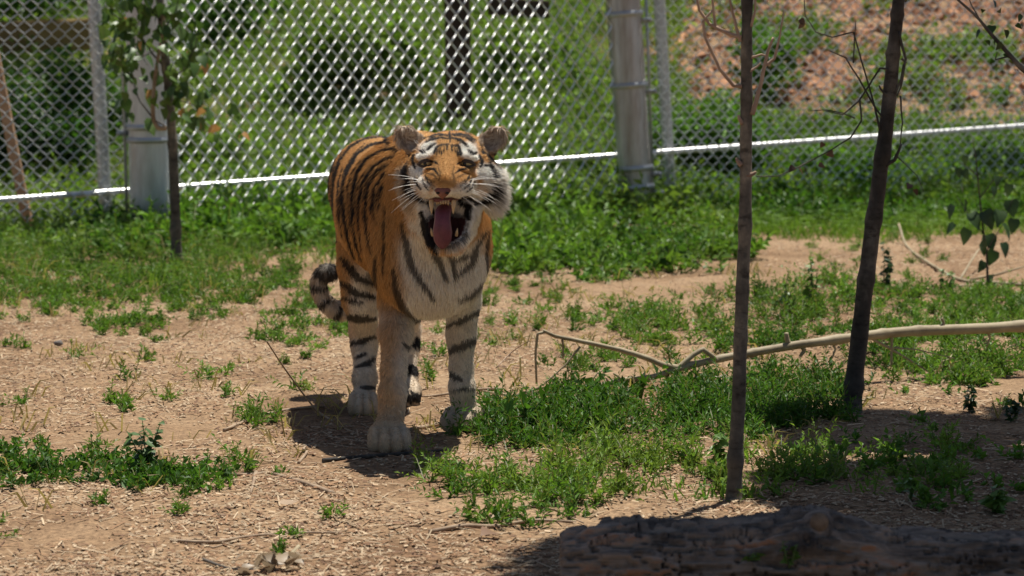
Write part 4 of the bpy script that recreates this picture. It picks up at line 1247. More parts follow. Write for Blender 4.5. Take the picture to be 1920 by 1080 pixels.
V, polys = tube(np.array([HL(a - 3, -50 + 0.004 * a * a, 89 - 0.04 * a * a) for a in np.linspace(-25, 25, 11)]), 4.2 * HSC, 8)
child('gum', V, polys, M_GUM, tiger)
for sgn in (-1, 1):
    for row in range(4):
        for k in range(4):
            a0, b0, c0 = sgn * (30 + 5.5 * k), -20 - 6.5 * row + 2.0 * k, 92 - 9.5 * k
            ln = R.uniform(42, 68) * (0.72 + 0.1 * k)
            el = 0.32 - 0.25 * row + R.normal(0, 0.07)
            dr = np.array([sgn * math.cos(el), math.sin(el), -0.15 + R.normal(0, 0.1)])
            pts = []
            for t in np.linspace(0, 1, 7):
                pts.append(HL(a0 + dr[0] * ln * t, b0 + dr[1] * ln * t - 11 * t * t, c0 + dr[2] * ln * t))
            V, polys = tube(np.array(pts), np.linspace(0.0009, 0.0003, 7), 4)
            child('whisker', V, polys, M_WHISK, tiger)
    for k in range(2):
        pts = [HL(sgn * (36 + 20 * t + 4 * k), 34 + 26 * t, 44 + 10 * t) for t in np.linspace(0, 1, 5)]
        V, polys = tube(np.array(pts), np.linspace(0.001, 0.0003, 5), 4)
        child('whisker', V, polys, M_WHISK, tiger)
# ---------------------------------------------------------------- trees, branches, sticks, log
def leaf_shape(name, L, Wd, heart=True):
    """one broad leaf: folded blade with a pointed tip, 12 triangles"""
    t = np.array([0.0, 0.06, 0.25, 0.5, 0.75, 1.0]); w = np.array([0.05, 0.7, 1.0, 0.8, 0.42, 0.0]) if heart else np.array([0.05, 0.4, 0.85, 1.0, 0.6, 0.0])
    V, T = [], []
    for a, b in zip(t, w):
        y = a * L - (0.08 * L if 0 < a < 0.1 and heart else 0)
        z = -0.25 * L * a * a
        V += [(-b * Wd / 2, y, z + 0.22 * b * Wd / 2), (0, a * L, z), (b * Wd / 2, y, z + 0.22 * b * Wd / 2)]
    for k in range(5):
        i = 3 * k
        T += [[i, i + 1, i + 4, i + 3], [i + 1, i + 2, i + 5, i + 4]]
    return mk_mesh(name, np.array(V), [np.array(T)])
def leaf_mat(name, ca, cb):
    m, nt, b = new_mat(name)
    oi = N(nt, 'ObjectInfo')
    c = ramp(nt, oi.outputs['Random'], [(0.0, ca), (1.0, cb)])
    nt.links.new(c, b.inputs['Base Color']); b.inputs['Roughness'].default_value = 0.45
    t = N(nt, 'BsdfTranslucent'); nt.links.new(c, t.inputs['Color'])
    mx = N(nt, 'MixShader'); mx.inputs[0].default_value = 0.3
    nt.links.new(b.outputs[0], mx.inputs[1]); nt.links.new(t.outputs[0], mx.inputs[2]); nt.links.new(mx.outputs[0], nt.nodes['Material Output'].inputs['Surface'])
    return m
ML_GREEN = leaf_mat('poplar_leaf', (0.05, 0.11, 0.02), (0.1, 0.17, 0.035))
ML_DARK = leaf_mat('dark_leaf', (0.02, 0.05, 0.014), (0.05, 0.1, 0.025))
ML_DRY = leaf_mat('dry_leaf', (0.3, 0.15, 0.05), (0.5, 0.28, 0.09))
ML_PALE = leaf_mat('faded_leaf', (0.25, 0.19, 0.12), (0.38, 0.29, 0.19))
ML_BROWN = leaf_mat('withered_leaf', (0.06, 0.035, 0.022), (0.14, 0.08, 0.05))
def put_leaf(me, mat, root, pos, scale=1.0, droop=None, az=None):
    off = np.array(root.matrix_basis.translation)
    o = link('leaf', me, mat, root)
    o.location = Vector((np.asarray(pos) - off).tolist())
    o.rotation_euler = (R.uniform(-1.4, -0.3) if droop is None else droop, R.normal(0, 0.5), R.uniform(0, 6.28) if az is None else az)
    o.scale = (scale * R.uniform(0.85, 1.1), scale, scale)
    return o
def fresh(me, nm):                      # same leaf shape, own mesh so it may carry its own material
    c = me.copy(); c.name = nm; c.materials.clear(); return c
LEAF_HEART = leaf_shape('heart_leaf', 1.0, 0.85); 

def px(pts, y):
    """polyline from photo pixels; a third value overrides the distance"""
    return np.array([P(p[0], p[1], p[2] if len(p) > 2 else y) for p in pts])
def polyline(pts, sub):
    """angular path with a slight crook between its points"""
    pts = np.asarray(pts, float); L = np.linalg.norm(pts[-1] - pts[0])
    out = []
    for a, b in zip(pts[:-1], pts[1:]):
        for k in range(sub):
            out.append(a + (b - a) * k / sub + R.normal(0, 0.004 * np.linalg.norm(b - a) ** 0.5 * 0.3, 3))
    return np.array(out + [pts[-1]])
def stem(name, pts, r0, r1, mat, root, n=8, sub=5, rough=0.12, nodes=0, kind=None, label=None):
    c = polyline(pts, sub) if name == 'twig' else catmull(pts, sub)
    r = np.linspace(r0, r1, len(c))
    if nodes:
        r = r * (1 + 0.22 * np.maximum(0, np.sin(np.linspace(0, nodes * 6.28, len(c)) + 2 * np.sin(np.linspace(0, nodes * 2.1, len(c))))) ** 8)
    if name == 'trunk':
        r = r * (1 + 0.5 * np.exp(-np.arange(len(c)) / 3.0))
    V, polys = tube(c, r, n, rough, int(R.integers(1000)))
    return child(name, V, polys, mat, root, label=label)
def ground_at(u, v):
    g = G(u, v); g[2] = float(hz(g[0], g[1])); return g

# thin bare sapling
y = G(1377, 940)[1]; m_px = y / FPX
g = ground_at(1377, 940)
t = thing('sapling', g, 'thin bare sapling with short forked twigs standing behind the dark log', 'tree', 'young trees inside the enclosure')
stem('trunk', px([(1376, 960), (1379, 860), (1386, 720), (1391, 560), (1397, 420), (1399, 260), (1400, 120), (1401, 0), (1402, -160), (1400, -420)], y), 0.0225, 0.013, M_BARK_GREY, t, 14, 9, 0.10, 9)
for pts, r in (([(1391, 162), (1375, 160), (1350, 130), (1322, 70), (1318, 40), (1335, 20)], 0.0055), ([(1390, 70), (1370, 65), (1330, 45), (1312, 20), (1300, -30)], 0.006), ([(1342, 54), (1338, 20), (1330, -40)], 0.004),
               ([(1388, 78), (1380, 50), (1368, 0), (1362, -60)], 0.0045), ([(1410, 215), (1418, 190), (1428, 150), (1440, 95), (1450, 70)], 0.0065), ([(1436, 122), (1452, 110), (1462, 70), (1470, 20)], 0.004),
               ([(1408, 108), (1428, 102), (1440, 106)], 0.0035), ([(1408, 50), (1416, 20), (1418, -40)], 0.004), ([(1400, 330), (1412, 326), (1418, 322)], 0.007), ([(1390, 310), (1383, 302), (1381, 296)], 0.007), ([(1392, 232), (1386, 222), (1385, 215)], 0.006),
               ([(1404, 135), (1420, 125), (1426, 118)], 0.0035)):
    stem('twig', px(pts, y - 0.01), r * 1.3, r * 0.6, M_BARK_TAN, t, 6, 4, 0.1)
# leaning sapling
y = G(1600, 772)[1]; g = ground_at(1600, 772)
t = thing('sapling', g, 'leaning young tree with smooth grey bark and thin dark twigs over the fallen branch', 'tree', 'young trees inside the enclosure')
stem('trunk', px([(1596, 800), (1600, 740), (1609, 650), (1622, 540), (1640, 400), (1655, 290), (1667, 190), (1676, 90), (1686, -10), (1700, -160), (1716, -380)], y), 0.0345, 0.018, M_BARK_DARK, t, 16, 9, 0.10, 8)
for pts, r in (([(1655, 255), (1662, 230), (1640, 200), (1620, 130), (1600, 60), (1560, 70), (1530, 60), (1510, 30), (1506, -20)], 0.004), ([(1650, 245), (1640, 200), (1612, 150), (1585, 108), (1555, 95)], 0.0045), ([(1600, 118), (1602, 70), (1605, 38)], 0.003),
               ([(1670, 130), (1650, 128), (1636, 150), (1610, 190), (1580, 215), (1548, 208)], 0.0045), ([(1612, 188), (1616, 225), (1595, 258), (1560, 280), (1500, 312), (1460, 330), (1418, 331)], 0.0036), ([(1603, 222), (1580, 212), (1550, 206), (1515, 208)], 0.003),
               ([(1660, 310), (1678, 300), (1690, 270)], 0.009), ([(1684, 60), (1698, 110), (1690, 160), (1682, 180)], 0.006), ([(1688, 180), (1692, 230), (1688, 270)], 0.004), ([(1664, 180), (1652, 168), (1648, 160)], 0.006), ([(1690, 110), (1700, 118)], 0.005),
               ([(1678, 290), (1700, 310), (1720, 330), (1732, 360)], 0.0025), ([(1666, 200), (1690, 150), (1694, 120)], 0.007)):
    stem('twig', px(pts, y - 0.015), r, r * 0.45, M_BARK_DARK, t, 6, 4, 0.1)
lm = fresh(LEAF_HEART, 'withered_leaf')
for (u, v, s) in ((1562, 288, 0.035), (1535, 308, 0.026), (1498, 316, 0.03), (1488, 312, 0.028), (1544, 268, 0.024), (1706, 345, 0.03), (1715, 355, 0.026), (1500, 36, 0.028), (1506, 46, 0.024)):
    put_leaf(lm, ML_BROWN, t, P(u, v, y - 0.02), s)
# leafy sapling by the thick fence post
y = 16.4; g = ground_at(331, 494)
t = thing('sapling', g, 'leafy young tree beside the thick fence post with green and yellow leaves', 'tree', 'young trees inside the enclosure')
stem('trunk', px([(331, 505), (330, 440), (327, 350), (323, 260), (316, 170), (308, 90), (300, 0), (292, -120), (290, -300)], y), 0.03, 0.018, M_BARK_GREY, t, 12, 8, 0.10, 7)
stem('branch', px([(312, 240), (296, 238), (287, 215), (289, 160), (296, 110), (303, 70), (308, 20)], y - 0.05), 0.014, 0.007, M_STICK, t, 8, 5, 0.12)
tips = []
for pts, r in (([(316, 240), (290, 225), (262, 190), (248, 150), (246, 100)], 0.006), ([(312, 130), (285, 100), (260, 60), (230, 40), (205, 20)], 0.007), ([(318, 150), (345, 130), (365, 90), (372, 60)], 0.005), ([(320, 190), (345, 190), (372, 200), (400, 235)], 0.004),
               ([(305, 40), (270, 10), (230, -20)], 0.006), ([(300, 90), (260, 110), (225, 105)], 0.004), ([(318, 160), (336, 175), (350, 180)], 0.005), ([(306, 60), (330, 20), (340, -30)], 0.005)):
    p = px(pts, y + R.uniform(-0.2, 0.15)); stem('twig', p, r, r * 0.4, M_BARK_DARK, t, 5, 4)
    tips.append(catmull(p, 5))
lg, ly = fresh(LEAF_HEART, 'green_leaf'), fresh(LEAF_HEART, 'yellow_leaf')
for c in tips:
    for k in range(24):
        q = c[R.integers(len(c) // 4, len(c))] + R.normal(0, 0.055, 3)
        put_leaf(lg, ML_GREEN, t, q, R.uniform(0.05, 0.085))
for k in range(80):
    put_leaf(lg, ML_GREEN, t, P(R.normal(245, 38), R.uniform(-60, 120), y + R.uniform(-0.3, 0.2)), R.uniform(0.05, 0.085))
for (u, v) in ((232, 32), (352, 98), (362, 102), (380, 125), (384, 120), (340, 205), (382, 205), (402, 238), (408, 236), (452, 252), (455, 250), (290, 140), (264, 78), (375, 230), (350, 188), (286, 170)):
    put_leaf(ly, ML_DRY, t, P(u, v, y + R.uniform(-0.1, 0.1)), R.uniform(0.04, 0.065))

# drooping twig with leaves in the top right, growing from a tree that stands beside the view
y = 9.3
base = np.array([2.15, 9.5, 0.0]); base[2] = float(hz(*base[:2]))
t = thing('shade_tree', base, 'young tree whose leafy twig hangs before the mulch slope beside the leaning sapling, its unseen crown added for shade', 'tree')
stem('trunk', np.array([base - [0, 0, 0.1], base + [0.02, 0.05, 1.2], base + [-0.05, 0.0, 2.4], base + [-0.2, -0.2, 3.6], base + [-0.35, -0.3, 4.6]]), 0.075, 0.03, M_BARK_GREY, t, 12, 8, 0.08)
top = base + np.array([-0.1, 0, 1.9])
stem('branch', np.array([top, P(1990, 175, y + 0.1), P(1925, 135, y), P(1890, 100, y), P(1855, 60, y), P(1830, 30, y), P(1785, -10, y)]), 0.012, 0.003, M_BARK_DARK, t, 6, 5)
stem('twig', px([(1895, 105), (1866, 112), (1870, 98)], y), 0.003, 0.0015, M_BARK_DARK, t, 5, 4)
stem('twig', px([(1850, 55), (1836, 35), (1822, 10), (1812, -15)], y), 0.003, 0.0015, M_BARK_DARK, t, 5, 4)
lg2 = fresh(LEAF_HEART, 'hanging_leaf')
for (u, v, s) in ((1838, 57, 0.030), (1860, 48, 0.034), (1886, 56, 0.028), (1880, 82, 0.03), (1874, 18, 0.026), (1862, 0, 0.03), (1905, 46, 0.024), (1916, 28, 0.026), (1850, 76, 0.022), (1868, 72, 0.024), (1884, 100, 0.026), (1914, 45, 0.02), (1898, 84, 0.022), (1844, 18, 0.02)):
    put_leaf(lg2, ML_DARK, t, P(u, v, y + R.uniform(-0.03, 0.03)), s)
for e in ((-0.9, -0.6, 4.3), (-0.5, 0.6, 4.6), (0.7, 0.2, 4.5), (-0.2, -1.3, 4.2), (-1.4, -1.2, 4.4)):
    stem('branch', np.array([base + [-0.12, -0.1, 3.0], base + [e[0] * 0.5, e[1] * 0.5, 3.9], base + np.array(e)]), 0.03, 0.008, M_BARK_GREY, t, 7, 5)
bag = Bag()
sxy = np.array([TO_SUN.x, TO_SUN.y]) / TO_SUN.z
def over(u, v, h):                     # where the unseen crown is added so its shade falls on this spot
    g = G(u, v); return np.array([g[0] + sxy[0] * h, g[1] + sxy[1] * h, h])
for (u, v, h, rx, ry, rz, n) in ((1190, 1050, 4.2, 0.42, 0.42, 0.4, 3200), (1100, 1120, 4.3, 0.4, 0.4, 0.4, 3000), (1480, 1050, 4.4, 0.6, 0.5, 0.4, 5000), (1420, 1180, 4.2, 0.6, 0.5, 0.4, 4500), (1850, 1040, 4.2, 0.6, 0.7, 0.4, 7000), (1980, 1150, 4.2, 0.6, 0.6, 0.4, 6000), (1700, 1130, 4.3, 0.5, 0.5, 0.4, 5000), (1680, 920, 4.3, 0.5, 0.5, 0.4, 4200), (1900, 900, 4.5, 0.5, 0.6, 0.4, 4200),
                                 (1780, 820, 4.2, 0.55, 0.5, 0.35, 5500), (1600, 795, 4.5, 0.4, 0.3, 0.3, 3000), (1980, 790, 4.4, 0.3, 0.4, 0.35, 1500)):
    leaf_cloud(bag, over(u, v, h), (rx, ry, rz), n, 0.1, G_DARK, G_MID, 16)
link('crown', bag.mesh('crown', base), M_LEAF, t)  # crown out of view, added and shaped for the shade it casts

# seedling with big dark leaves on the right
y = G(1850, 545)[1]; g = ground_at(1850, 545)
t = thing('poplar_seedling', g, 'slender seedling with large dark heart-shaped leaves before the bright grass strip', 'seedling')
stem('trunk', px([(1852, 560), (1850, 480), (1842, 420), (1836, 360), (1830, 300), (1824, 262)], y), 0.006, 0.0025, M_BARK_DARK, t, 6, 5)
for pts in ([(1850, 470), (1880, 420), (1900, 370)], [(1845, 440), (1815, 400), (1795, 370)], [(1838, 370), (1865, 335), (1885, 330)], [(1834, 330), (1810, 310), (1798, 305)]):
    stem('twig', px(pts, y), 0.003, 0.0015, M_BARK_DARK, t, 5, 4)
lg3 = fresh(LEAF_HEART, 'seedling_leaf')
for (u, v, s) in ((1812, 292, 0.05), (1838, 285, 0.045), (1806, 318, 0.05), (1848, 318, 0.055), (1868, 330, 0.055), (1800, 345, 0.05), (1862, 350, 0.05), (1808, 375, 0.07), (1820, 400, 0.085), (1846, 395, 0.095), (1876, 395, 0.08), (1816, 430, 0.08), (1880, 420, 0.085),
                  (1852, 440, 0.08), (1866, 470, 0.075), (1845, 490, 0.06), (1860, 515, 0.06), (1788, 385, 0.07), (1896, 375, 0.08), (1902, 410, 0.07), (1892, 345, 0.06), (1796, 315, 0.05), (1838, 455, 0.08), (1880, 455, 0.07), (1790, 420, 0.06)):
    put_leaf(lg3, ML_DARK, t, P(u, v, y + R.uniform(-0.05, 0.05)), s * 1.12, R.uniform(-1.5, -0.8), math.pi + R.normal(0, 0.7))

# fallen pale branch
yr, yl = 11.55, G(1075, 742)[1]
def fy(u): return yl + (yr - yl) * (u - 1075) / (1920 - 1075)
t = thing('fallen_branch', ground_at(1260, 712), 'long pale fallen branch with broken stubs lying across the weeds', 'branch')
main = [(2060, 598), (1920, 611), (1800, 618), (1700, 624), (1600, 634), (1500, 646), (1410, 660), (1330, 673), (1270, 690), (1220, 705), (1160, 717), (1100, 735), (1055, 747)]
c = np.array([P(u, v, fy(u)) for u, v in main])
c[1:-1] += R.normal(0, 0.006, (len(c) - 2, 3))
stem('stem', c, 0.023, 0.007, M_BRANCH, t, 14, 9, 0.12, 11)
for pts, r0, r1 in (([(1270, 690), (1245, 685), (1215, 672), (1160, 655), (1090, 640), (1040, 630), (1018, 620)], 0.013, 0.006), ([(1022, 622), (1008, 626), (1004, 660), (1006, 720)], 0.006, 0.004), ([(1268, 692), (1300, 665), (1318, 655), (1336, 668), (1345, 676)], 0.011, 0.009),
                    ([(1262, 690), (1272, 710), (1278, 734)], 0.009, 0.004), ([(1262, 694), (1254, 700), (1248, 712)], 0.006, 0.003), ([(1480, 648), (1476, 636), (1474, 624)], 0.011, 0.008), ([(1504, 648), (1508, 658), (1500, 668)], 0.010, 0.006), ([(1655, 628), (1660, 622), (1662, 618)], 0.01, 0.007),
                    ([(1672, 630), (1672, 650), (1671, 688)], 0.006, 0.004), ([(1630, 632), (1680, 660), (1730, 690), (1745, 700)], 0.006, 0.002), ([(1676, 652), (1720, 656), (1790, 672)], 0.004, 0.0015), ([(1168, 716), (1160, 706), (1150, 700)], 0.006, 0.003), ([(1142, 722), (1138, 712), (1136, 708)], 0.005, 0.003),
                    ([(1280, 705), (1320, 722), (1355, 730)], 0.004, 0.0015), ([(1054, 637), (1056, 650), (1055, 672)], 0.005, 0.003), ([(1088, 650), (1060, 685), (1020, 720), (980, 745)], 0.0045, 0.0025), ([(1058, 747), (1010, 738), (960, 742), (905, 733)], 0.006, 0.003), ([(1105, 736), (1040, 722), (985, 735), (930, 752)], 0.005, 0.002), ([(1090, 740), (1120, 700), (1140, 690)], 0.004, 0.002),
                    ([(1390, 664), (1384, 652), (1388, 640)], 0.006, 0.003), ([(1560, 640), (1566, 655), (1560, 672)], 0.006, 0.003), ([(1760, 622), (1770, 606), (1766, 596)], 0.007, 0.004), ([(1850, 616), (1856, 634), (1850, 650)], 0.006, 0.003)):
    stem('twig', np.array([P(u, v, fy(u) - 0.01) for u, v in pts]), r0, r1, M_BRANCH, t, 8, 4, 0.15)

# sticks lying on the ground
def lying(pts, lift=0.006, h=None):
    out = []
    for k, p in enumerate(pts):
        g = G(p[0], p[1], p[2] if len(p) > 2 else 0.0)
        if len(p) > 2:
            pass
        else:
            g[2] = float(hz(g[0], g[1])) + lift
        out.append(g)
    return np.array(out)
def stick(pts, r0, r1, label, mat=M_STICK, forks=()):
    p = lying(pts, r0 * 0.9)
    c = catmull(p, 6)
    root = thing('stick', c[0], label, 'stick', 'sticks lying on the soil')
    V, polys = tube(c, np.linspace(r0, r1, len(c)), 8, 0.15, int(R.integers(999)))
    child('stem', V, polys, mat, root)
    for f in forks:
        stem('twig', lying(f, r1), r1 * 1.1, r1 * 0.5, mat, root, 6, 4)
stick([(290, 884), (380, 887), (470, 887), (500, 886), (530, 897), (580, 918), (625, 935)], 0.005, 0.0075, 'long crooked stick ending in a pale bent tip beside the broad-leaved weed', forks=([(480, 884), (476, 905), (470, 925)],))
stick([(420, 803), (480, 785), (540, 775), (608, 769)], 0.006, 0.004, 'straight pale stick reaching into the tiger shadow from the weeds')
stick([(500, 640, 0.32), (540, 700, 0.17), (590, 765, 0.03), (625, 792)], 0.0025, 0.004, 'thin long twig propped up over the edge of the tiger shadow')
stick([(320, 1012), (400, 1015), (460, 1005), (540, 997), (640, 996)], 0.005, 0.003, 'long thin forked stick lying on bare mulch far from the weeds', forks=([(350, 1010), (400, 1020), (440, 1010)],))
stick([(525, 1058), (545, 1040), (560, 1022)], 0.0075, 0.006, 'short thick pale stick lying on the mulch before the dead leaf', M_BRANCH)
stick([(545, 1055), (580, 1048), (640, 1040)], 0.003, 0.002, 'fine straw-coloured twig beside the short thick stick')
stick([(805, 995), (870, 990), (930, 984), (1000, 978), (1080, 976)], 0.007, 0.004, 'grey stick lying along the edge of the sprawling weeds by the log', forks=([(915, 985), (930, 965), (990, 955), (1040, 962), (1095, 980)],))
stick([(380, 1050), (430, 1062), (480, 1066)], 0.005, 0.003, 'dark short stick lying beside withered leaves on the mulch', M_BARK_DARK)
stick([(940, 740), (880, 745), (820, 752), (775, 752)], 0.006, 0.004, 'brown stick lying behind the tiger forelegs', forks=([(850, 752), (880, 737), (905, 735)],))
stick([(770, 806), (830, 797), (862, 785)], 0.008, 0.006, 'stout broken stick lying between the tiger forepaws')
stick([(560, 868), (575, 855), (570, 845), (600, 825), (625, 815)], 0.005, 0.003, 'thin kinked stick lying at the rim of the tiger shadow')
stick([(605, 870), (680, 864), (745, 858), (830, 850)], 0.008, 0.006, 'dark flat stick lying just before the tiger forepaw', M_BARK_DARK)
stick([(360, 860), (400, 855), (450, 862), (470, 876)], 0.003, 0.002, 'reddish thin twig arching among the weeds by the broad-leaved weed', M_BARK_TAN)
stick([(1920, 538), (1860, 535), (1800, 525), (1740, 500), (1700, 460), (1685, 420, 0.1)], 0.011, 0.007, 'bleached dead bough lying on the soil before the dark-leaved seedling', M_BRANCH,
      forks=([(1860, 535), (1780, 540), (1720, 545)], [(1800, 525), (1820, 490, 0.08), (1845, 455, 0.14)], [(1810, 526), (1870, 515, 0.06), (1920, 500, 0.1)]))
stick([(1560, 765), (1610, 757), (1640, 750)], 0.006, 0.004, 'short bleached stick on the shaded soil right of the leaning sapling', M_BRANCH)
stick([(930, 690, 0.12), (960, 660, 0.17), (990, 640, 0.22)], 0.002, 0.0015, 'fine bare twig standing out of the weeds beside the tiger foreleg', M_BARK_TAN)

# dead leaves and a stone
lb = fresh(LEAF_HEART, 'dead_leaf')
for u, v, s, lab, m_ in ((538, 955, 0.07, 'pale dead leaf lying flat on the bare mulch', leaf_mat('pale_dead_leaf', (0.45, 0.33, 0.22), (0.5, 0.37, 0.25))), (268, 900, 0.055, 'bleached dead leaf lying below the broad-leaved weed', leaf_mat('bleached_leaf', (0.6, 0.52, 0.4), (0.65, 0.55, 0.42))),
                      (925, 1000, 0.07, 'curled brown dead leaf lying by the grey stick', leaf_mat('curled_leaf', (0.2, 0.12, 0.07), (0.25, 0.15, 0.09))), (1345, 735, 0.06, 'whitish dead leaf caught in the dark knotweed', leaf_mat('whitish_leaf', (0.6, 0.56, 0.48), (0.65, 0.6, 0.5)))):
    me = fresh(LEAF_HEART, 'dead_leaf'); g = ground_at(u, v)
    o = link('dead_leaf', me, m_, None, g + [0, 0, 0.012 if u != 1345 else 0.06], lab, 'leaf', 'dead leaves')
    o.scale = (s, s, s); o.rotation_euler = (R.normal(0.1, 0.2), R.normal(0, 0.3), R.uniform(0, 6))
pile = thing('leaf_pile', ground_at(505, 1070), 'small pile of withered brown leaves at the end of the dark short stick', 'dead leaves')
lw = fresh(LEAF_HEART, 'pile_leaf')
for k in range(26):
    put_leaf(lw, ML_BROWN if k % 4 else ML_PALE, pile, ground_at(R.normal(505, 32), R.normal(1066, 8)) + [0, 0, R.uniform(0.005, 0.04)], R.uniform(0.03, 0.055), R.uniform(-0.9, 0.6))
g = ground_at(110, 655)
V, polys = sphere((0, 0, 0.012), (0.02, 0.015, 0.012), 10, 7)
V = V * (1 + 0.25 * (R.random((len(V), 1)) - 0.5))
link('stone', mk_mesh('stone', V, polys), noise_mat('stone', [(0.3, (0.09, 0.08, 0.075)), (0.7, (0.17, 0.15, 0.14))], 30), None, g, 'small dark grey stone on the tan soil', 'stone')

# broad-leaved weed
def tall_weed(u, v, h, label, nst=4, leaf=0.05, mat=None, spread=0.35):
    g = ground_at(u, v)
    t = thing('tall_weed', g, label, 'weed', 'tall weeds inside the enclosure')
    me = fresh(LEAF_HEART, 'weed_leaf')
    for k in range(nst):
        a = R.uniform(0, 6.28); hh = h * R.uniform(0.6, 1.0) if k else h
        e = g + np.array([math.cos(a) * hh * spread * (k > 0), math.sin(a) * hh * spread * (k > 0), hh])
        p = np.array([g - [0, 0, 0.01], (g + e) / 2 + R.normal(0, 0.01, 3), e]); stem('stem', p, 0.003, 0.0012, M_WEEDSTEM, t, 5, 5)
        c = catmull(p, 8)
        for j in range(3, len(c), 1):
            put_leaf(me, mat, t, c[j], leaf * R.uniform(0.55, 1.1) * (1.15 - 0.5 * j / len(c)), R.uniform(-0.6, 0.5))
M_WEEDSTEM = simple('weed_stem', (0.1, 0.15, 0.04), 0.6)
ML_WEED = leaf_mat('weed_leaf', (0.07, 0.14, 0.04), (0.12, 0.2, 0.06)); ML_WEED2 = leaf_mat('weed_leaf_light', (0.09, 0.18, 0.025), (0.15, 0.26, 0.05))
tall_weed(268, 888, 0.17, 'broad-leaved grey-green weed standing up from the dark clover strip', 5, 0.052, ML_WEED)
tall_weed(1478, 590, 0.21, 'tall narrow weed standing before the tan soil between the two saplings', 3, 0.04, ML_WEED2, 0.15)
tall_weed(1522, 585, 0.24, 'taller leafy weed standing right beside the leaning sapling', 4, 0.042, ML_WEED2, 0.15)
tall_weed(1655, 560, 0.24, 'dark leafy weed standing behind the leaning sapling', 4, 0.045, ML_DARK, 0.2)
tall_weed(1770, 560, 0.12, 'small bright weed standing beside the bleached dead bough', 3, 0.04, ML_WEED2, 0.3)
tall_weed(1820, 775, 0.09, 'small dark weed growing on the shaded soil right of the leaning sapling', 3, 0.035, ML_DARK, 0.4)
tall_weed(1895, 790, 0.07, 'tiny dark weed at the rim of the shaded soil', 3, 0.035, ML_DARK, 0.5)
tall_weed(1860, 965, 0.07, 'pale green weed with long leaves growing in the shade behind the log', 3, 0.05, ML_WEED2, 0.6)
tall_weed(1705, 950, 0.06, 'small pale green sprout in the shade behind the log', 2, 0.035, ML_WEED2, 0.4)
tall_weed(1345, 870, 0.09, 'light green sprout beside the foot of the thin bare sapling', 2, 0.05, ML_WEED2, 0.5)

# log in the foreground
LOGY, LOGR = 7.22, 0.112
nL, nC = 420, 110
xs = np.linspace(0.118, 1.75, nL)[:, None]; th = (np.arange(nC) * 2 * math.pi / nC)[None]
cz = 0.078 + 0.012 * np.sin(xs * 3.1) - 0.008 * xs
rad = LOGR * (1 + 0.05 * np.sin(xs * 4 + 1))
X = xs + 0 * th; A = th + 0 * xs
tw = A + 0.25 * X
ridge = fbm(X * 3.0, np.cos(tw) * 4.5 + 20, np.sin(tw) * 4.5, 61, 4)
warp = 0.5 * (fbm(X * 6, np.cos(tw) * 3, np.sin(tw) * 3, 63, 2) - 0.5)
fine = fbm(X * 14, np.cos(tw + warp) * 26 + 9, np.sin(tw + warp) * 26, 67, 3)
crack = 1 - np.abs(2 * fbm(X * 4.0, np.cos(tw + warp) * 13 + 3, np.sin(tw + warp) * 13, 71, 3) - 1)
flake = fbm(X * 9, np.cos(tw) * 12, np.sin(tw) * 12 + 5, 73, 3)
rr = rad + 0.03 * (ridge - 0.5) + 0.02 * (fine - 0.5) - 0.026 * sstep(0.86, 1.0, crack) + 0.006 * sstep(0.5, 0.53, flake) + 0.005 * sstep(0.6, 0.62, flake)
kx = P(1530, 950, LOGY)[0]
dk = np.sqrt(((X - kx) / 0.14) ** 2 + ((np.cos(A - 2.0) - 1) * 1.9) ** 2)          # swelling round the knot
rr = rr + 0.055 * np.exp(-dk ** 2 * 1.3)
taper = np.sqrt(np.clip((X - 0.105 - 0.05 * (ridge - 0.5)) / 0.14, 0.03, 1))
rr = rr * (0.6 + 0.4 * taper) * (1 - 0.06 * (X > 1.1) * (X - 1.1))
V = np.stack([X + 0.012 * (fine - 0.5), LOGY + rr * np.cos(A), cz + rr * np.sin(A)], -1).reshape(-1, 3)
i = np.arange(nL - 1)[:, None] * nC; j = np.arange(nC)[None]; j2 = (j + 1) % nC
Q = np.stack([i + j, i + nC + j, i + nC + j2, i + j2], -1).reshape(-1, 4)
V = np.vstack([V, [[0.125, LOGY, 0.10]], [[1.75, LOGY, 0.09]]])
k = np.arange(nC)
T = np.vstack([np.stack([k, (k + 1) % nC, np.full(nC, nL * nC)], 1), np.stack([(nL - 1) * nC + (k + 1) % nC, (nL - 1) * nC + k, np.full(nC, nL * nC + 1)], 1)])
log = thing('log', (0.8, LOGY, 0), 'thick dark weathered log with cracked bark and a sawn knot', 'log')
M_LOG = noise_mat('log_bark', [(0.34, (0.035, 0.029, 0.026)), (0.45, (0.13, 0.104, 0.086)), (0.57, (0.28, 0.22, 0.175)), (0.66, (0.36, 0.16, 0.075)), (0.74, (0.33, 0.275, 0.22))], 9, 10, 0.85, 0.9, bscale=60, stretch=(0.3, 1.4, 1.4), distort=0.6, dist=0.006)
child('bark', V, [Q, T], M_LOG, log)
kc = P(1535, 984, LOGY - 0.075)
knot = tube(np.array([kc + [0, 0.06, -0.035], kc + [0, -0.005, 0.0], kc + [0, -0.017, 0.008]]), [0.055, 0.042, 0.026], 16, 0.12, 5)
child('knot', *knot, M_LOG, log)
kf = tube(np.array([kc + [0, -0.012, 0.006], kc + [0, -0.022, 0.011]]), [0.0235, 0.0225], 16, 0.05, 6)
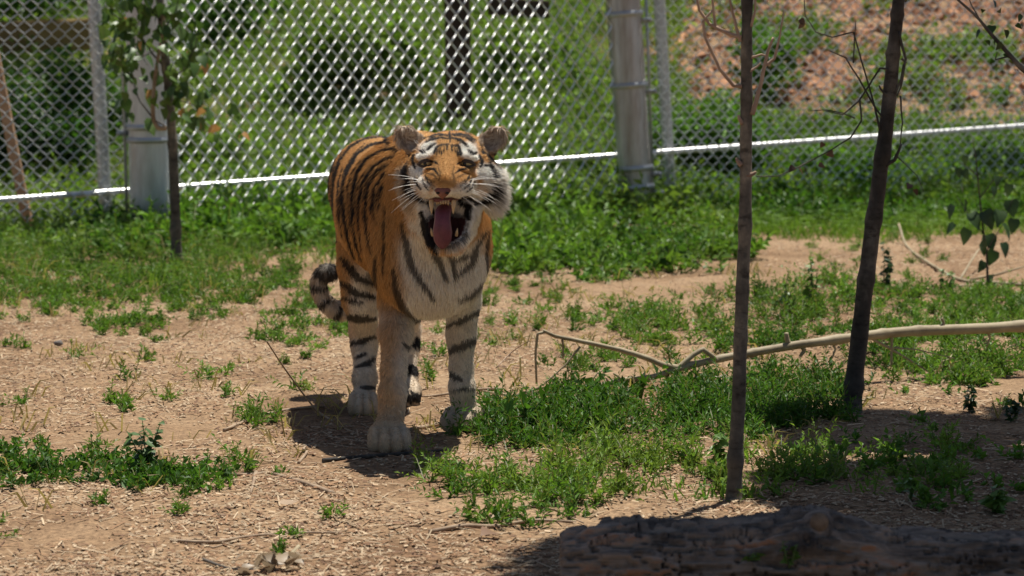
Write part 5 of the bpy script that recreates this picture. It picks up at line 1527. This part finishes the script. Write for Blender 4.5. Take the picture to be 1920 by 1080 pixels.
child('knot_face', *kf, noise_mat('sawn_knot', [(0.3, (0.13, 0.08, 0.045)), (0.7, (0.27, 0.185, 0.115))], 60, 5, 0.8, 0.4), log)
def sprout(u, v, yy, h, label, mat):
    g = P(u, v, yy)
    t = thing('sprout', g, label, 'sprout', 'sprouts on the log')
    me = fresh(LEAF_HEART, 'sprout_leaf')
    for k in range(4):
        e = g + np.array([R.normal(0, 0.014), -0.01, h * R.uniform(0.6, 1)])
        stem('stem', np.array([g, (g + e) / 2 + [0, -0.006, 0], e]), 0.0015, 0.0008, M_WEEDSTEM, t, 5, 4)
        for j in range(5):
            put_leaf(me, mat, t, g + (e - g) * (0.3 + 0.15 * j), R.uniform(0.014, 0.024), R.uniform(-0.4, 0.6))
sprout(1480, 1066, LOGY - 0.135, 0.085, 'green sprout growing from the log below the sawn knot', ML_WEED2)
sprout(1402, 1052, LOGY - 0.13, 0.02, 'tiny green sprout in the bark left of the taller sprout', ML_WEED2)

# unseen tree added beyond the fence so that its crown shades the shrubs
base = np.array([-4.6, 22.6, 0.0]); base[2] = float(hz(*base[:2]))
t = thing('added_shade_tree', base, 'unseen broad tree added to shade the shrubs beyond the fence by the wooden stake', 'tree')
stem('trunk', np.array([base - [0, 0, 0.2], base + [0.05, 0, 1.5], base + [0.3, 0, 3.2], base + [0.4, 0.1, 4.6]]), 0.14, 0.06, M_BARK_GREY, t, 12, 8)
bag = Bag()
for (dx, dy, z, r, n) in ((0.9, -0.9, 4.3, 0.9, 2200), (1.7, -0.2, 4.6, 0.8, 1800), (0.2, 0.5, 4.7, 1.0, 1600), (1.3, 0.9, 4.9, 0.9, 1600), (0.2, -1.6, 4.4, 0.8, 1500)):
    c_ = base + np.array([dx, dy, z])
    leaf_cloud(bag, c_, (r, r, 0.6), n, 0.11, G_DARK, G_MID, 12)
    stem('branch', np.array([base + [0.25, 0, 2.8], (base + [0.3, 0, 3.2] + c_) / 2, c_]), 0.05, 0.015, M_BARK_GREY, t, 7, 5)
link('crown', bag.mesh('crown', base), M_LEAF, t)
